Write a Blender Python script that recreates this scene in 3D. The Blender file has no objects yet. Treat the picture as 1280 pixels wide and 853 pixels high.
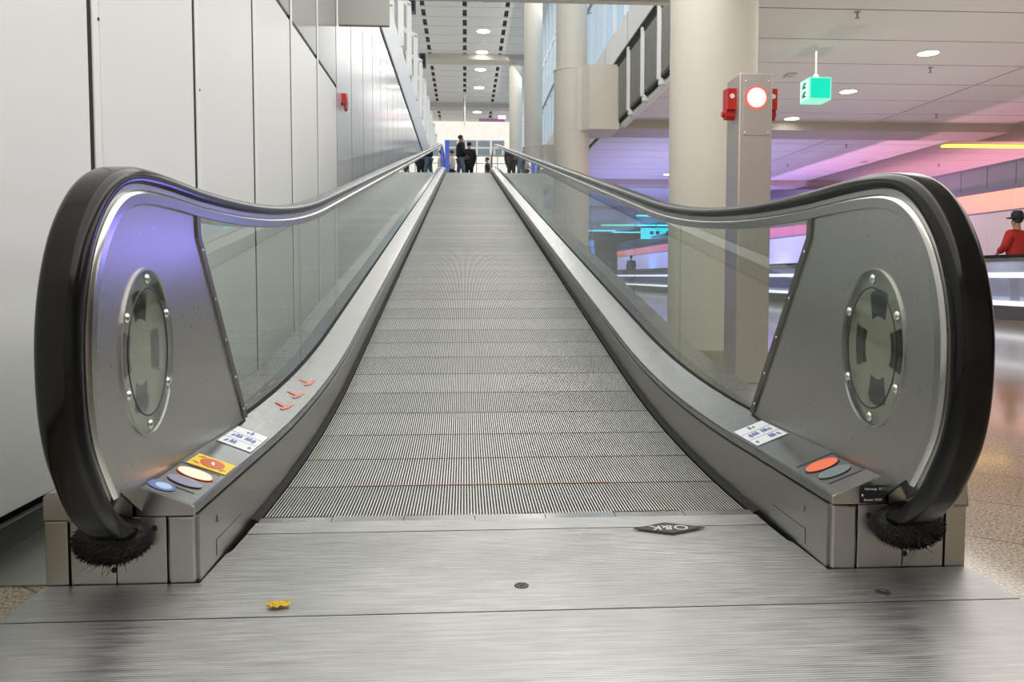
import bpy, bmesh, math, random
from mathutils import Vector, Matrix, Euler
random.seed(7)
PI = math.pi
scene = bpy.context.scene
COL = scene.collection

# ------------------------------------------------------------------ helpers
def link(o, parent=None):
    COL.objects.link(o)
    if parent is not None: o.parent = parent
    return o

def meshobj(name, bm, mats, parent=None, smooth=False, loc=None, recalc=True):
    if recalc: bmesh.ops.recalc_face_normals(bm, faces=bm.faces[:])
    me = bpy.data.meshes.new(name)
    bm.to_mesh(me); bm.free()
    if not isinstance(mats, (list, tuple)): mats = [mats]
    for m in mats: me.materials.append(m)
    if smooth:
        for p in me.polygons: p.use_smooth = True
        me.set_sharp_from_angle(angle=math.radians(35))
    o = bpy.data.objects.new(name, me)
    link(o, parent)
    if loc is not None: o.location = loc
    return o

def tag(o, label=None, cat=None, group=None, kind=None):
    if label: o['label'] = label
    if cat: o['category'] = cat
    if group: o['group'] = group
    if kind: o['kind'] = kind
    return o

def empty(name, loc=(0, 0, 0), rz=0.0, parent=None):
    o = bpy.data.objects.new(name, None)
    o.empty_display_size = 0.1
    o.location = loc; o.rotation_euler = (0, 0, rz)
    return link(o, parent)

def children_of(o):
    return [c for c in bpy.data.objects if c.parent is o]

def copy_tree(o, parent=None):
    c = o.copy(); COL.objects.link(c); c.parent = parent
    for ch in children_of(o): copy_tree(ch, c)
    return c

def box(bm, x0, x1, y0, y1, z0, z1, mi=0, bev=0.0):
    if x0 > x1: x0, x1 = x1, x0
    if y0 > y1: y0, y1 = y1, y0
    if z0 > z1: z0, z1 = z1, z0
    r = bmesh.ops.create_cube(bm, size=1.0)
    vs = r['verts']
    for v in vs:
        v.co = Vector(((x0 + x1) / 2 + v.co.x * (x1 - x0), (y0 + y1) / 2 + v.co.y * (y1 - y0), (z0 + z1) / 2 + v.co.z * (z1 - z0)))
    fs = list({f for v in vs for f in v.link_faces})
    for f in fs: f.material_index = mi
    if bev > 0:
        es = list({e for v in vs for e in v.link_edges})
        r = bmesh.ops.bevel(bm, geom=es, offset=bev, segments=2, affect='EDGES', profile=0.5, material=mi)
    return vs

def cyl(bm, p0, p1, r0, r1=None, seg=24, mi=0, caps=True):
    if r1 is None: r1 = r0
    p0, p1 = Vector(p0), Vector(p1)
    d = (p1 - p0).normalized()
    a = d.orthogonal().normalized(); b = d.cross(a)
    A = [bm.verts.new(p0 + (a * math.cos(t) + b * math.sin(t)) * r0) for t in [2 * PI * k / seg for k in range(seg)]]
    B = [bm.verts.new(p1 + (a * math.cos(t) + b * math.sin(t)) * r1) for t in [2 * PI * k / seg for k in range(seg)]]
    for k in range(seg):
        f = bm.faces.new((A[k], A[(k + 1) % seg], B[(k + 1) % seg], B[k])); f.material_index = mi
    if caps:
        f = bm.faces.new(A[::-1]); f.material_index = mi
        f = bm.faces.new(B); f.material_index = mi

def lathe(bm, prof, cx=0, cy=0, seg=32, mi=0):
    rings = []
    for r, z in prof:
        rings.append([bm.verts.new((cx + r * math.cos(2 * PI * k / seg), cy + r * math.sin(2 * PI * k / seg), z)) for k in range(seg)])
    for a, b in zip(rings, rings[1:]):
        for k in range(seg):
            f = bm.faces.new((a[k], a[(k + 1) % seg], b[(k + 1) % seg], b[k])); f.material_index = mi
    f = bm.faces.new(rings[0][::-1]); f.material_index = mi
    f = bm.faces.new(rings[-1]); f.material_index = mi

def prism(bm, pts, ext, mi=0):
    """pts: 3-D loop, ext: extrusion vector"""
    ext = Vector(ext)
    A = [bm.verts.new(Vector(p)) for p in pts]
    B = [bm.verts.new(Vector(p) + ext) for p in pts]
    n = len(pts)
    for f in [bm.faces.new(A[::-1]), bm.faces.new(B)] + [bm.faces.new((A[k], A[(k + 1) % n], B[(k + 1) % n], B[k])) for k in range(n)]:
        f.material_index = mi

def ball(bm, c, r, sx=1, sy=1, sz=1, mi=0, seg=12):
    r_ = bmesh.ops.create_uvsphere(bm, u_segments=seg, v_segments=max(6, seg // 2), radius=r)
    for v in r_['verts']:
        v.co = Vector((v.co.x * sx, v.co.y * sy, v.co.z * sz)) + Vector(c)
    for f in {f for v in r_['verts'] for f in v.link_faces}: f.material_index = mi

def normals2d(path):
    out = []
    n = len(path)
    for i in range(n):
        a = path[max(0, i - 1)]; b = path[min(n - 1, i + 1)]
        t = Vector((b[0] - a[0], b[1] - a[1])).normalized()
        out.append((-t.y, t.x))
    return out

def sweep(bm, path, sec, closed=True, caps=True, mi=0, flat=False):
    """path: (y,z) list; sec: (n, x) list; n is measured along the outward path normal (or straight up if flat)"""
    nr = normals2d(path) if not flat else [(0, 1)] * len(path)
    rings = []
    for (y, z), (ny, nz) in zip(path, nr):
        rings.append([bm.verts.new((x, y + ny * n, z + nz * n)) for n, x in sec])
    m = len(sec)
    for a, b in zip(rings, rings[1:]):
        for k in range(m if closed else m - 1):
            f = bm.faces.new((a[k], a[(k + 1) % m], b[(k + 1) % m], b[k])); f.material_index = mi
    if closed and caps:
        f = bm.faces.new(rings[0][::-1]); f.material_index = mi
        f = bm.faces.new(rings[-1]); f.material_index = mi

def catmull(P, k=6):
    out = []
    n = len(P)
    for i in range(n - 1):
        p0 = P[max(0, i - 1)]; p1 = P[i]; p2 = P[i + 1]; p3 = P[min(n - 1, i + 2)]
        for j in range(k):
            t = j / k
            out.append(tuple(0.5 * (2 * p1[c] + (p2[c] - p0[c]) * t + (2 * p0[c] - 5 * p1[c] + 4 * p2[c] - p3[c]) * t * t + (3 * p1[c] - p0[c] - 3 * p2[c] + p3[c]) * t ** 3) for c in range(len(p1))))
    out.append(tuple(P[-1]))
    return out

def text_mesh(name, body, size, mat, parent, M, extrude=0.0006):
    cu = bpy.data.curves.new(name, 'FONT')
    cu.body = body; cu.size = size; cu.align_x = 'CENTER'; cu.align_y = 'CENTER'; cu.extrude = extrude
    tmp = bpy.data.objects.new(name + '_tmp', cu); COL.objects.link(tmp)
    bpy.context.view_layer.update()
    dg = bpy.context.evaluated_depsgraph_get()
    me = bpy.data.meshes.new_from_object(tmp.evaluated_get(dg))
    bpy.data.objects.remove(tmp); bpy.data.curves.remove(cu)
    me.transform(M)
    me.materials.clear(); me.materials.append(mat)
    o = bpy.data.objects.new(name, me)
    return link(o, parent)

# ------------------------------------------------------------------ materials
def new_mat(name):
    m = bpy.data.materials.new(name); m.use_nodes = True
    nt = m.node_tree; nt.nodes.clear()
    out = nt.nodes.new('ShaderNodeOutputMaterial')
    return m, nt, out

def setin(node, key, v):
    if key in node.inputs: node.inputs[key].default_value = v

def pbr(name, col, rough=0.5, metal=0.0, noise=0.0, nscale=20.0, stretch=(1, 1, 1), rnoise=0.0, bump=0.0, coat=0.0, emit=None, estr=0.0, spec=0.5):
    m, nt, out = new_mat(name)
    p = nt.nodes.new('ShaderNodeBsdfPrincipled')
    setin(p, 'Roughness', rough); setin(p, 'Metallic', metal); setin(p, 'Coat Weight', coat); setin(p, 'Coat Roughness', 0.05)
    setin(p, 'Specular IOR Level', spec)
    p.inputs['Base Color'].default_value = (*col, 1)
    if emit: setin(p, 'Emission Color', (*emit, 1)); setin(p, 'Emission Strength', estr)
    tc = nt.nodes.new('ShaderNodeTexCoord'); mp = nt.nodes.new('ShaderNodeMapping')
    mp.inputs['Scale'].default_value = stretch
    nt.links.new(tc.outputs['Object'], mp.inputs['Vector'])
    nz = nt.nodes.new('ShaderNodeTexNoise'); nz.inputs['Scale'].default_value = nscale; nz.inputs['Detail'].default_value = 4
    nt.links.new(mp.outputs['Vector'], nz.inputs['Vector'])
    if noise > 0 or True:
        cr = nt.nodes.new('ShaderNodeMix'); cr.data_type = 'RGBA'
        cr.inputs[6].default_value = (*[c * (1 - noise) for c in col], 1)
        cr.inputs[7].default_value = (*[min(1, c * (1 + noise)) for c in col], 1)
        nt.links.new(nz.outputs['Fac'], cr.inputs[0])
        nt.links.new(cr.outputs[2], p.inputs['Base Color'])
    if rnoise > 0:
        mr = nt.nodes.new('ShaderNodeMapRange')
        mr.inputs['To Min'].default_value = max(0.02, rough - rnoise); mr.inputs['To Max'].default_value = min(1, rough + rnoise)
        nt.links.new(nz.outputs['Fac'], mr.inputs['Value']); nt.links.new(mr.outputs[0], p.inputs['Roughness'])
    if bump > 0:
        b = nt.nodes.new('ShaderNodeBump'); b.inputs['Strength'].default_value = bump; b.inputs['Distance'].default_value = 0.002
        nt.links.new(nz.outputs['Fac'], b.inputs['Height']); nt.links.new(b.outputs[0], p.inputs['Normal'])
    nt.links.new(p.outputs[0], out.inputs[0])
    return m

def emis(name, col, s):
    m, nt, out = new_mat(name)
    e = nt.nodes.new('ShaderNodeEmission'); e.inputs[0].default_value = (*col, 1); e.inputs[1].default_value = s
    # a faint procedural unevenness, as in any diffuser
    tc = nt.nodes.new('ShaderNodeTexCoord'); nz = nt.nodes.new('ShaderNodeTexNoise'); nz.inputs['Scale'].default_value = 3
    nt.links.new(tc.outputs['Object'], nz.inputs['Vector'])
    mr = nt.nodes.new('ShaderNodeMapRange'); mr.inputs['To Min'].default_value = s * 0.9; mr.inputs['To Max'].default_value = s * 1.1
    nt.links.new(nz.outputs['Fac'], mr.inputs['Value']); nt.links.new(mr.outputs[0], e.inputs[1])
    nt.links.new(e.outputs[0], out.inputs[0])
    return m

def glass(name, tint=(0.92, 0.95, 0.93), rough=0.0, ior=1.5, boost=1.0):
    m, nt, out = new_mat(name)
    t = nt.nodes.new('ShaderNodeBsdfTransparent'); t.inputs[0].default_value = (*tint, 1)
    g = nt.nodes.new('ShaderNodeBsdfGlossy'); g.inputs['Roughness'].default_value = rough; g.inputs[0].default_value = (0.95, 1, 0.98, 1)
    fr = nt.nodes.new('ShaderNodeFresnel'); fr.inputs[0].default_value = ior
    mu = nt.nodes.new('ShaderNodeMath'); mu.operation = 'MULTIPLY'; mu.inputs[1].default_value = boost; mu.use_clamp = True
    mx = nt.nodes.new('ShaderNodeMixShader')
    ge = nt.nodes.new('ShaderNodeNewGeometry'); inv = nt.nodes.new('ShaderNodeMath'); inv.operation = 'SUBTRACT'; inv.inputs[0].default_value = 1.0
    m2 = nt.nodes.new('ShaderNodeMath'); m2.operation = 'MULTIPLY'
    nt.links.new(ge.outputs['Backfacing'], inv.inputs[1]); nt.links.new(fr.outputs[0], mu.inputs[0])
    nt.links.new(mu.outputs[0], m2.inputs[0]); nt.links.new(inv.outputs[0], m2.inputs[1]); nt.links.new(m2.outputs[0], mx.inputs[0])
    nt.links.new(t.outputs[0], mx.inputs[1]); nt.links.new(g.outputs[0], mx.inputs[2]); nt.links.new(mx.outputs[0], out.inputs[0])
    return m

def granite():
    m, nt, out = new_mat('granite')
    N, L = nt.nodes, nt.links
    p = N.new('ShaderNodeBsdfPrincipled')
    tc = N.new('ShaderNodeTexCoord'); mp = N.new('ShaderNodeMapping'); mp.inputs['Rotation'].default_value = (0, 0, math.radians(38)); mp.inputs['Location'].default_value = (0.13, 0.06, 0)
    L.new(tc.outputs['Object'], mp.inputs[0])
    br = N.new('ShaderNodeTexBrick'); br.offset = 0.0
    br.inputs['Scale'].default_value = 1.0; br.inputs['Mortar Size'].default_value = 0.0035; br.inputs['Brick Width'].default_value = 0.41; br.inputs['Row Height'].default_value = 0.41
    br.inputs['Color1'].default_value = (0.31, 0.26, 0.175, 1); br.inputs['Color2'].default_value = (0.36, 0.30, 0.21, 1); br.inputs['Mortar'].default_value = (0.05, 0.045, 0.04, 1)
    L.new(mp.outputs[0], br.inputs[0])
    vo = N.new('ShaderNodeTexNoise'); vo.inputs['Scale'].default_value = 130; vo.inputs['Detail'].default_value = 3
    L.new(tc.outputs['Object'], vo.inputs[0])
    ramp = N.new('ShaderNodeValToRGB'); ramp.color_ramp.elements[0].position = 0.36; ramp.color_ramp.elements[0].color = (0.3, 0.27, 0.23, 1)
    ramp.color_ramp.elements[1].position = 0.62; ramp.color_ramp.elements[1].color = (1.25, 1.22, 1.15, 1)
    L.new(vo.outputs['Fac'], ramp.inputs[0])
    mx = N.new('ShaderNodeMix'); mx.data_type = 'RGBA'; mx.blend_type = 'MULTIPLY'; mx.inputs[0].default_value = 1
    L.new(br.outputs['Color'], mx.inputs[6]); L.new(ramp.outputs[0], mx.inputs[7]); L.new(mx.outputs[2], p.inputs['Base Color'])
    p.inputs['Roughness'].default_value = 0.12; setin(p, 'Coat Weight', 0.3); setin(p, 'Coat Roughness', 0.06); setin(p, 'Specular IOR Level', 0.6)
    L.new(p.outputs[0], out.inputs[0])
    return m

def plate_mat():
    """ribbed aluminium: fine grooves running across the walkway"""
    m, nt, out = new_mat('ribbed_aluminium')
    N, L = nt.nodes, nt.links
    p = N.new('ShaderNodeBsdfPrincipled'); p.inputs['Metallic'].default_value = 1.0
    tc = N.new('ShaderNodeTexCoord')
    wv = N.new('ShaderNodeTexWave'); wv.wave_type = 'BANDS'; wv.bands_direction = 'Y'; wv.inputs['Scale'].default_value = 40; wv.inputs['Distortion'].default_value = 0
    L.new(tc.outputs['Object'], wv.inputs[0])
    mp = N.new('ShaderNodeMapping'); mp.inputs['Scale'].default_value = (1.2, 14, 1); L.new(tc.outputs['Object'], mp.inputs[0])
    nz = N.new('ShaderNodeTexNoise'); nz.inputs['Scale'].default_value = 6; nz.inputs['Detail'].default_value = 6; L.new(mp.outputs[0], nz.inputs[0])
    n2 = N.new('ShaderNodeTexNoise'); n2.inputs['Scale'].default_value = 2.2; n2.inputs['Detail'].default_value = 3; L.new(tc.outputs['Object'], n2.inputs[0])
    ad = N.new('ShaderNodeMath'); ad.operation = 'MULTIPLY'; L.new(nz.outputs['Fac'], ad.inputs[0]); L.new(n2.outputs['Fac'], ad.inputs[1])
    cr = N.new('ShaderNodeValToRGB'); cr.color_ramp.elements[0].position = 0.1; cr.color_ramp.elements[0].color = (0.42, 0.42, 0.415, 1); cr.color_ramp.elements[1].position = 0.42; cr.color_ramp.elements[1].color = (0.66, 0.66, 0.655, 1)
    L.new(ad.outputs[0], cr.inputs[0])
    mx = N.new('ShaderNodeMix'); mx.data_type = 'RGBA'; mx.blend_type = 'MULTIPLY'; mx.inputs[0].default_value = 0.22
    L.new(cr.outputs[0], mx.inputs[6]); L.new(wv.outputs['Color'], mx.inputs[7]); L.new(mx.outputs[2], p.inputs['Base Color'])
    mr = N.new('ShaderNodeMapRange'); mr.inputs['To Min'].default_value = 0.30; mr.inputs['To Max'].default_value = 0.5
    L.new(nz.outputs['Fac'], mr.inputs['Value']); L.new(mr.outputs[0], p.inputs['Roughness'])
    b = N.new('ShaderNodeBump'); b.inputs['Strength'].default_value = 0.35; b.inputs['Distance'].default_value = 0.001
    L.new(wv.outputs['Fac'], b.inputs['Height']); L.new(b.outputs[0], p.inputs['Normal'])
    L.new(p.outputs[0], out.inputs[0])
    return m

def lightwall_mat(name, zlo, zhi, top_s, base_s, stops, white_mix):
    """backlit glass: coloured tubes along the top edge, the colour changing along the hall (world Y)"""
    m, nt, out = new_mat(name)
    N, L = nt.nodes, nt.links
    tc = N.new('ShaderNodeTexCoord'); sp = N.new('ShaderNodeSeparateXYZ'); L.new(tc.outputs['Object'], sp.inputs[0])
    my = N.new('ShaderNodeMapRange'); my.inputs['From Min'].default_value = 0; my.inputs['From Max'].default_value = 60; L.new(sp.outputs['Y'], my.inputs['Value'])
    def ramp(idx):
        r = N.new('ShaderNodeValToRGB'); L.new(my.outputs[0], r.inputs[0])
        els = r.color_ramp.elements
        while len(els) < len(stops): els.new(0.5)
        for e, s in zip(els, stops): e.position = s[0] / 60; e.color = (*s[idx], 1)
        return r
    r1, r2 = ramp(1), ramp(2)
    mz = N.new('ShaderNodeMapRange'); mz.inputs['From Min'].default_value = zlo; mz.inputs['From Max'].default_value = zhi; L.new(sp.outputs['Z'], mz.inputs['Value'])
    pw = N.new('ShaderNodeMath'); pw.operation = 'POWER'; pw.inputs[1].default_value = 1.6; L.new(mz.outputs[0], pw.inputs[0])
    mx = N.new('ShaderNodeMix'); mx.data_type = 'RGBA'; L.new(pw.outputs[0], mx.inputs[0]); L.new(r2.outputs[0], mx.inputs[6]); L.new(r1.outputs[0], mx.inputs[7])
    ms = N.new('ShaderNodeMapRange'); ms.inputs['To Min'].default_value = base_s; ms.inputs['To Max'].default_value = top_s; L.new(pw.outputs[0], ms.inputs['Value'])
    e = N.new('ShaderNodeEmission'); L.new(mx.outputs[2], e.inputs[0]); L.new(ms.outputs[0], e.inputs[1])
    g = N.new('ShaderNodeBsdfPrincipled'); g.inputs['Base Color'].default_value = (0.35, 0.33, 0.35, 1); g.inputs['Roughness'].default_value = 0.15
    a = N.new('ShaderNodeAddShader'); L.new(e.outputs[0], a.inputs[0]); L.new(g.outputs[0], a.inputs[1]); L.new(a.outputs[0], out.inputs[0])
    return m

M = {}
M['steel'] = pbr('brushed_steel', (0.52, 0.51, 0.48), 0.30, 1.0, 0.10, 9, (1, 1, 1), 0.07)
M['deck'] = pbr('deck_steel', (0.30, 0.30, 0.295), 0.2, 1.0, 0.18, 5, (1, 1, 1), 0.08, bump=0.9)
M['panel'] = pbr('newel_steel', (0.50, 0.50, 0.485), 0.29, 1.0, 0.06, 60, (1, 1, 1), 0.04)
M['skirt'] = pbr('skirt_steel', (0.36, 0.355, 0.33), 0.34, 1.0, 0.14, 6, (1, 0.4, 2), 0.08)
M['rim'] = pbr('polished_rim', (0.50, 0.495, 0.475), 0.2, 1.0, 0.04, 12)
M['darksteel'] = pbr('dark_steel', (0.10, 0.10, 0.10), 0.4, 0.8, 0.1)
M['rubber'] = pbr('handrail_rubber', (0.006, 0.006, 0.006), 0.16, 0.0, 0.1, 4, spec=0.3)
M['brush'] = pbr('bristle', (0.012, 0.011, 0.010), 0.6, 0.0, 0.3, 90)
M['wheel'] = pbr('wheel_plastic', (0.40, 0.40, 0.36), 0.5, 0.0, 0.08, 15)
M['pillar'] = pbr('pillar_steel', (0.62, 0.56, 0.53), 0.42, 0.75, 0.04, 8)
M['channel'] = pbr('channel_steel', (0.22, 0.215, 0.20), 0.4, 1.0, 0.1, 8)
M['black'] = pbr('black_gap', (0.01, 0.01, 0.01), 0.8)
M['pallet'] = pbr('pallet_rib', (0.80, 0.80, 0.76), 0.42, 1.0, 0.12, 4, (1, 1, 1), 0.07)
_nt = M['pallet'].node_tree
_oi = _nt.nodes.new('ShaderNodeObjectInfo'); _mr = _nt.nodes.new('ShaderNodeMapRange'); _mr.inputs['To Min'].default_value = 0.87; _mr.inputs['To Max'].default_value = 1.03
_p = [n for n in _nt.nodes if n.type == 'BSDF_PRINCIPLED'][0]; _src = _p.inputs['Base Color'].links[0].from_socket
_mm = _nt.nodes.new('ShaderNodeMix'); _mm.data_type = 'RGBA'; _mm.blend_type = 'MULTIPLY'; _mm.inputs[0].default_value = 1.0
_nt.links.new(_oi.outputs['Random'], _mr.inputs['Value']); _nt.links.new(_src, _mm.inputs[6]); _nt.links.new(_mr.outputs[0], _mm.inputs[7]); _nt.links.new(_mm.outputs[2], _p.inputs['Base Color'])
M['groove'] = pbr('pallet_groove', (0.075, 0.075, 0.07), 0.7, 0.2, 0.2)
M['plate'] = plate_mat()
M['glass'] = glass('balustrade_glass', (0.89, 0.925, 0.905), boost=1.3)
M['cover'] = glass('porthole_plastic', (0.90, 0.92, 0.87), 0.06, 1.5, 2.4)
M['wall'] = pbr('white_panel', (0.82, 0.83, 0.825), 0.28, 0, 0.015, 2)
M['wallup'] = pbr('grey_panel', (0.42, 0.41, 0.40), 0.15, 0, 0.03, 2)
M['wallgloss'] = pbr('gloss_panel', (0.56, 0.57, 0.60), 0.13, 0, 0.05, 0.6)
M['frame'] = pbr('white_frame', (0.86, 0.87, 0.85), 0.35, 0, 0.03)
M['ceil'] = pbr('ceiling_panel', (0.76, 0.745, 0.715), 0.55, 0, 0.03, 1.2)
M['ceilhi'] = pbr('atrium_ceiling_panel', (0.70, 0.68, 0.645), 0.6, 0, 0.03, 1.2)
M['gap'] = pbr('ceiling_gap', (0.08, 0.08, 0.08), 0.8)
M['concrete'] = pbr('painted_concrete', (0.70, 0.66, 0.58), 0.5, 0, 0.03, 3, bump=0.05)
M['beam'] = pbr('beam_paint', (0.52, 0.48, 0.42), 0.6, 0, 0.03, 3)
M['louvre'] = pbr('louvre', (0.70, 0.69, 0.66), 0.45, 0.2, 0.05)
M['granite'] = granite()
M['granitetrim'] = pbr('granite_trim', (0.36, 0.31, 0.24), 0.25, 0, 0.35, 120)
M['red'] = pbr('red_plastic', (0.55, 0.02, 0.015), 0.35, 0, 0.05)
M['screw'] = pbr('screw', (0.75, 0.75, 0.72), 0.15, 1.0)
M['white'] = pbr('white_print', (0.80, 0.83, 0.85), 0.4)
M['blue'] = pbr('blue_print', (0.10, 0.17, 0.42), 0.4)
M['lightblue'] = pbr('pale_blue_print', (0.42, 0.58, 0.78), 0.4)
M['yellow'] = pbr('yellow_print', (0.85, 0.58, 0.03), 0.4)
M['brown'] = pbr('brown_print', (0.30, 0.16, 0.02), 0.4)
M['redprint'] = pbr('red_print', (0.60, 0.10, 0.02), 0.3)
M['orangered'] = pbr('orange_mark', (0.62, 0.20, 0.14), 0.35, 0.5, 0.5, 25)
M['unlit'] = pbr('unlit_lens', (0.20, 0.25, 0.27), 0.2, 0, 0.1, 40)
M['unlitl'] = pbr('unlit_lens_violet', (0.26, 0.26, 0.36), 0.2, 0, 0.1, 40)
M['leaf'] = pbr('crumpled_yellow', (0.72, 0.45, 0.02), 0.5, 0, 0.5, 70)
M['lampL'] = emis('lit_lens_white', (1.0, 0.52, 0.38), 1.9)
M['lampR'] = emis('lit_lens_orange', (1.0, 0.24, 0.13), 0.85)
M['signal'] = emis('signal_light', (1.0, 0.62, 0.52), 2.2)
M['signalrim'] = emis('signal_light_rim', (1.0, 0.16, 0.12), 1.0)
M['down'] = emis('downlight', (1.0, 0.97, 0.90), 14)
M['dim'] = pbr('unlit_downlight', (0.62, 0.61, 0.58), 0.3)
M['exit'] = emis('exit_green', (0.02, 0.95, 0.62), 0.85)
M['exitlight'] = emis('exit_white', (0.62, 1.0, 0.80), 1.1)
M['exitrim'] = emis('exit_rim', (0.35, 1.0, 0.68), 1.0)
M['exitdark'] = pbr('exit_marks', (0.03, 0.30, 0.18), 0.4)
M['ystrip'] = emis('yellow_strip', (1.0, 0.66, 0.07), 3.2)
M['cstrip'] = emis('cyan_strip', (0.10, 0.75, 1.0), 2.6)
M['gstrip'] = emis('green_strip', (0.15, 0.85, 0.60), 1.8)
M['csign'] = emis('cyan_sign', (0.04, 0.72, 0.95), 1.6)
M['bluestele'] = emis('blue_stele', (0.10, 0.15, 0.62), 0.85)
M['pinkneon'] = emis('pink_neon', (1.0, 0.35, 0.62), 3.0)
M['purple'] = emis('purple_sign', (0.30, 0.16, 0.26), 0.9)
M['whitetube'] = emis('white_tube', (0.92, 0.95, 1.0), 1.4)
M['daylight'] = emis('pale_window', (0.62, 0.82, 1.0), 0.72)
M['backwhite'] = emis('bright_back_wall', (1.0, 0.95, 0.86), 0.95)  # wall is no lamp; emission gives it an overexposed white
M['backpane'] = emis('grey_blue_pane', (0.42, 0.50, 0.55), 0.5)
M['farblue'] = pbr('far_blue_wall', (0.07, 0.08, 0.14), 0.4)
M['bluewin'] = emis('far_blue_window', (0.10, 0.32, 0.95), 1.2)
M['greyfix'] = pbr('grey_fixture', (0.42, 0.415, 0.40), 0.5)
M['loud'] = pbr('dark_box', (0.02, 0.022, 0.035), 0.4)
def milky():
    m, nt, out = new_mat('far_glass')
    t = nt.nodes.new('ShaderNodeBsdfTransparent'); t.inputs[0].default_value = (0.75, 0.80, 0.92, 1)
    p = nt.nodes.new('ShaderNodeBsdfPrincipled'); p.inputs['Base Color'].default_value = (0.50, 0.52, 0.64, 1); p.inputs['Roughness'].default_value = 0.12
    tc = nt.nodes.new('ShaderNodeTexCoord'); nz = nt.nodes.new('ShaderNodeTexNoise'); nz.inputs['Scale'].default_value = 1.5
    nt.links.new(tc.outputs['Object'], nz.inputs['Vector'])
    mr = nt.nodes.new('ShaderNodeMapRange'); mr.inputs['To Min'].default_value = 0.35; mr.inputs['To Max'].default_value = 0.75
    nt.links.new(nz.outputs['Fac'], mr.inputs['Value'])
    mx = nt.nodes.new('ShaderNodeMixShader'); nt.links.new(mr.outputs[0], mx.inputs[0]); nt.links.new(t.outputs[0], mx.inputs[1]); nt.links.new(p.outputs[0], mx.inputs[2]); nt.links.new(mx.outputs[0], out.inputs[0])
    return m
M['glass2'] = milky()
STOPS = [(0, (1.0, 0.30, 0.10), (0.75, 0.52, 0.50)), (17, (1.0, 0.36, 0.18), (0.72, 0.52, 0.55)), (22, (1.0, 0.10, 0.16), (0.55, 0.34, 0.75)), (27, (1.0, 0.10, 0.26), (0.42, 0.36, 0.90)),
         (36, (0.95, 0.14, 0.42), (0.30, 0.34, 0.92)), (44, (1.0, 0.16, 0.24), (0.34, 0.34, 0.85)), (52, (1.0, 0.20, 0.08), (0.32, 0.30, 0.55))]
M['band'] = lightwall_mat('backlit_band', 1.95, 2.62, 1.15, 0.85, [(q[0], q[1], tuple(a_ * 0.62 + b_ * 0.38 for a_, b_ in zip(q[1], q[2]))) for q in STOPS], 0)
M['lowpanel'] = lightwall_mat('backlit_lower_panels', 0.6, 2.09, 0.85, 0.65, [(s[0], tuple(c * (0.62 if s[0] < 20 else 1.9) for c in s[2]), tuple(c * (0.62 if s[0] < 20 else 1.9) for c in s[2])) for s in STOPS], 0)
M['parapet'] = pbr('violet_parapet', (0.45, 0.42, 0.47), 0.25, 0, 0.04)
M['violetline'] = pbr('violet_line', (0.36, 0.32, 0.44), 0.4)

# ------------------------------------------------------------------ profile of the walk (y, z)
def belt(y):
    if y < 2.3: return 0.0
    if y < 4.24: return 0.0454 * (y - 2.3) ** 2
    if y < 26.0: return 0.171 + 0.1763 * (y - 4.24)
    if y < 28.9: return 4.007 + 0.1763 * (y - 26) - 0.0304 * (y - 26) ** 2
    return 4.007 + 0.1763 * 2.9 - 0.0304 * 2.9 ** 2
ZTOP = belt(30)
YEND = 30.4

FRONT = [(1.80, 0.118), (1.735, 0.148), (1.660, 0.210), (1.605, 0.293), (1.572, 0.360), (1.552, 0.440), (1.546, 0.535), (1.553, 0.627), (1.577, 0.718),
         (1.622, 0.808), (1.691, 0.884), (1.77, 0.932), (1.86, 0.955), (1.97, 0.962), (2.10, 0.962)]
ys_line = [2.3, 2.5, 2.7, 2.9, 3.1, 3.3, 3.5, 3.7, 3.9, 4.1, 4.3, 4.5, 4.8, 5.2, 6, 8, 10, 13, 16, 19, 22, 25, 26, 26.5, 27, 27.5, 28, 28.5, 29, 29.6]
def crest(y): return 0.957 + belt(y - 0.10)
def end_newel():
    # the mirrored end loop at the top landing
    out = []
    for (y, z) in FRONT[::-1][1:]:
        out.append((YEND + 0.5 - (y - 1.55) + 0.0, z + ZTOP))
    return out
RAILPATH = catmull(FRONT, 5)[:-1] + [(2.10, 0.962)] + [(y, crest(y)) for y in ys_line] + catmull(end_newel(), 4)
GUIDEPATH = catmull(FRONT[2:], 5)[:-1] + [(2.10, 0.962)] + [(y, crest(y)) for y in ys_line] + catmull(end_newel()[:-2], 4)
FRONTLOOP = catmull(FRONT[2:], 5)

walk = empty('moving_walkway')
tag(walk, 'long sloping metal moving walkway with black handrails, climbing away beside the white wall', 'moving walkway')

# --- pallets
def pallet_mesh(L):
    bm = bmesh.new()
    n = 157; W = 1.438; pit = W / n; x = -W / 2
    for k in range(n):
        a = x + k * pit; b = a + pit * 0.44; c = a + pit
        g = [(a, 0), (a + 0.0006, 0), (b, 0), (b + 0.0004, -0.007), (c - 0.0004, -0.007), (c, 0)]
        v0 = [bm.verts.new((p, 0.004, q)) for p, q in [(a, 0), (b, 0), (b + 0.0005, -0.007), (c - 0.0005, -0.007), (c, 0)]]
        v1 = [bm.verts.new((p, L - 0.004, q)) for p, q in [(a, 0), (b, 0), (b + 0.0005, -0.007), (c - 0.0005, -0.007), (c, 0)]]
        for i, mi in ((0, 0), (1, 1), (2, 1), (3, 1)):
            f = bm.faces.new((v0[i], v0[i + 1], v1[i + 1], v1[i])); f.material_index = mi
    box(bm, x, -x, 0.003, L - 0.003, -0.05, -0.0075, 1)
    me = bpy.data.meshes.new('pallet'); bm.to_mesh(me); bm.free()
    me.materials.append(M['pallet']); me.materials.append(M['groove'])
    return me
PITCH = 0.33
pm = pallet_mesh(PITCH)
y = 2.335; k = 0
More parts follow.
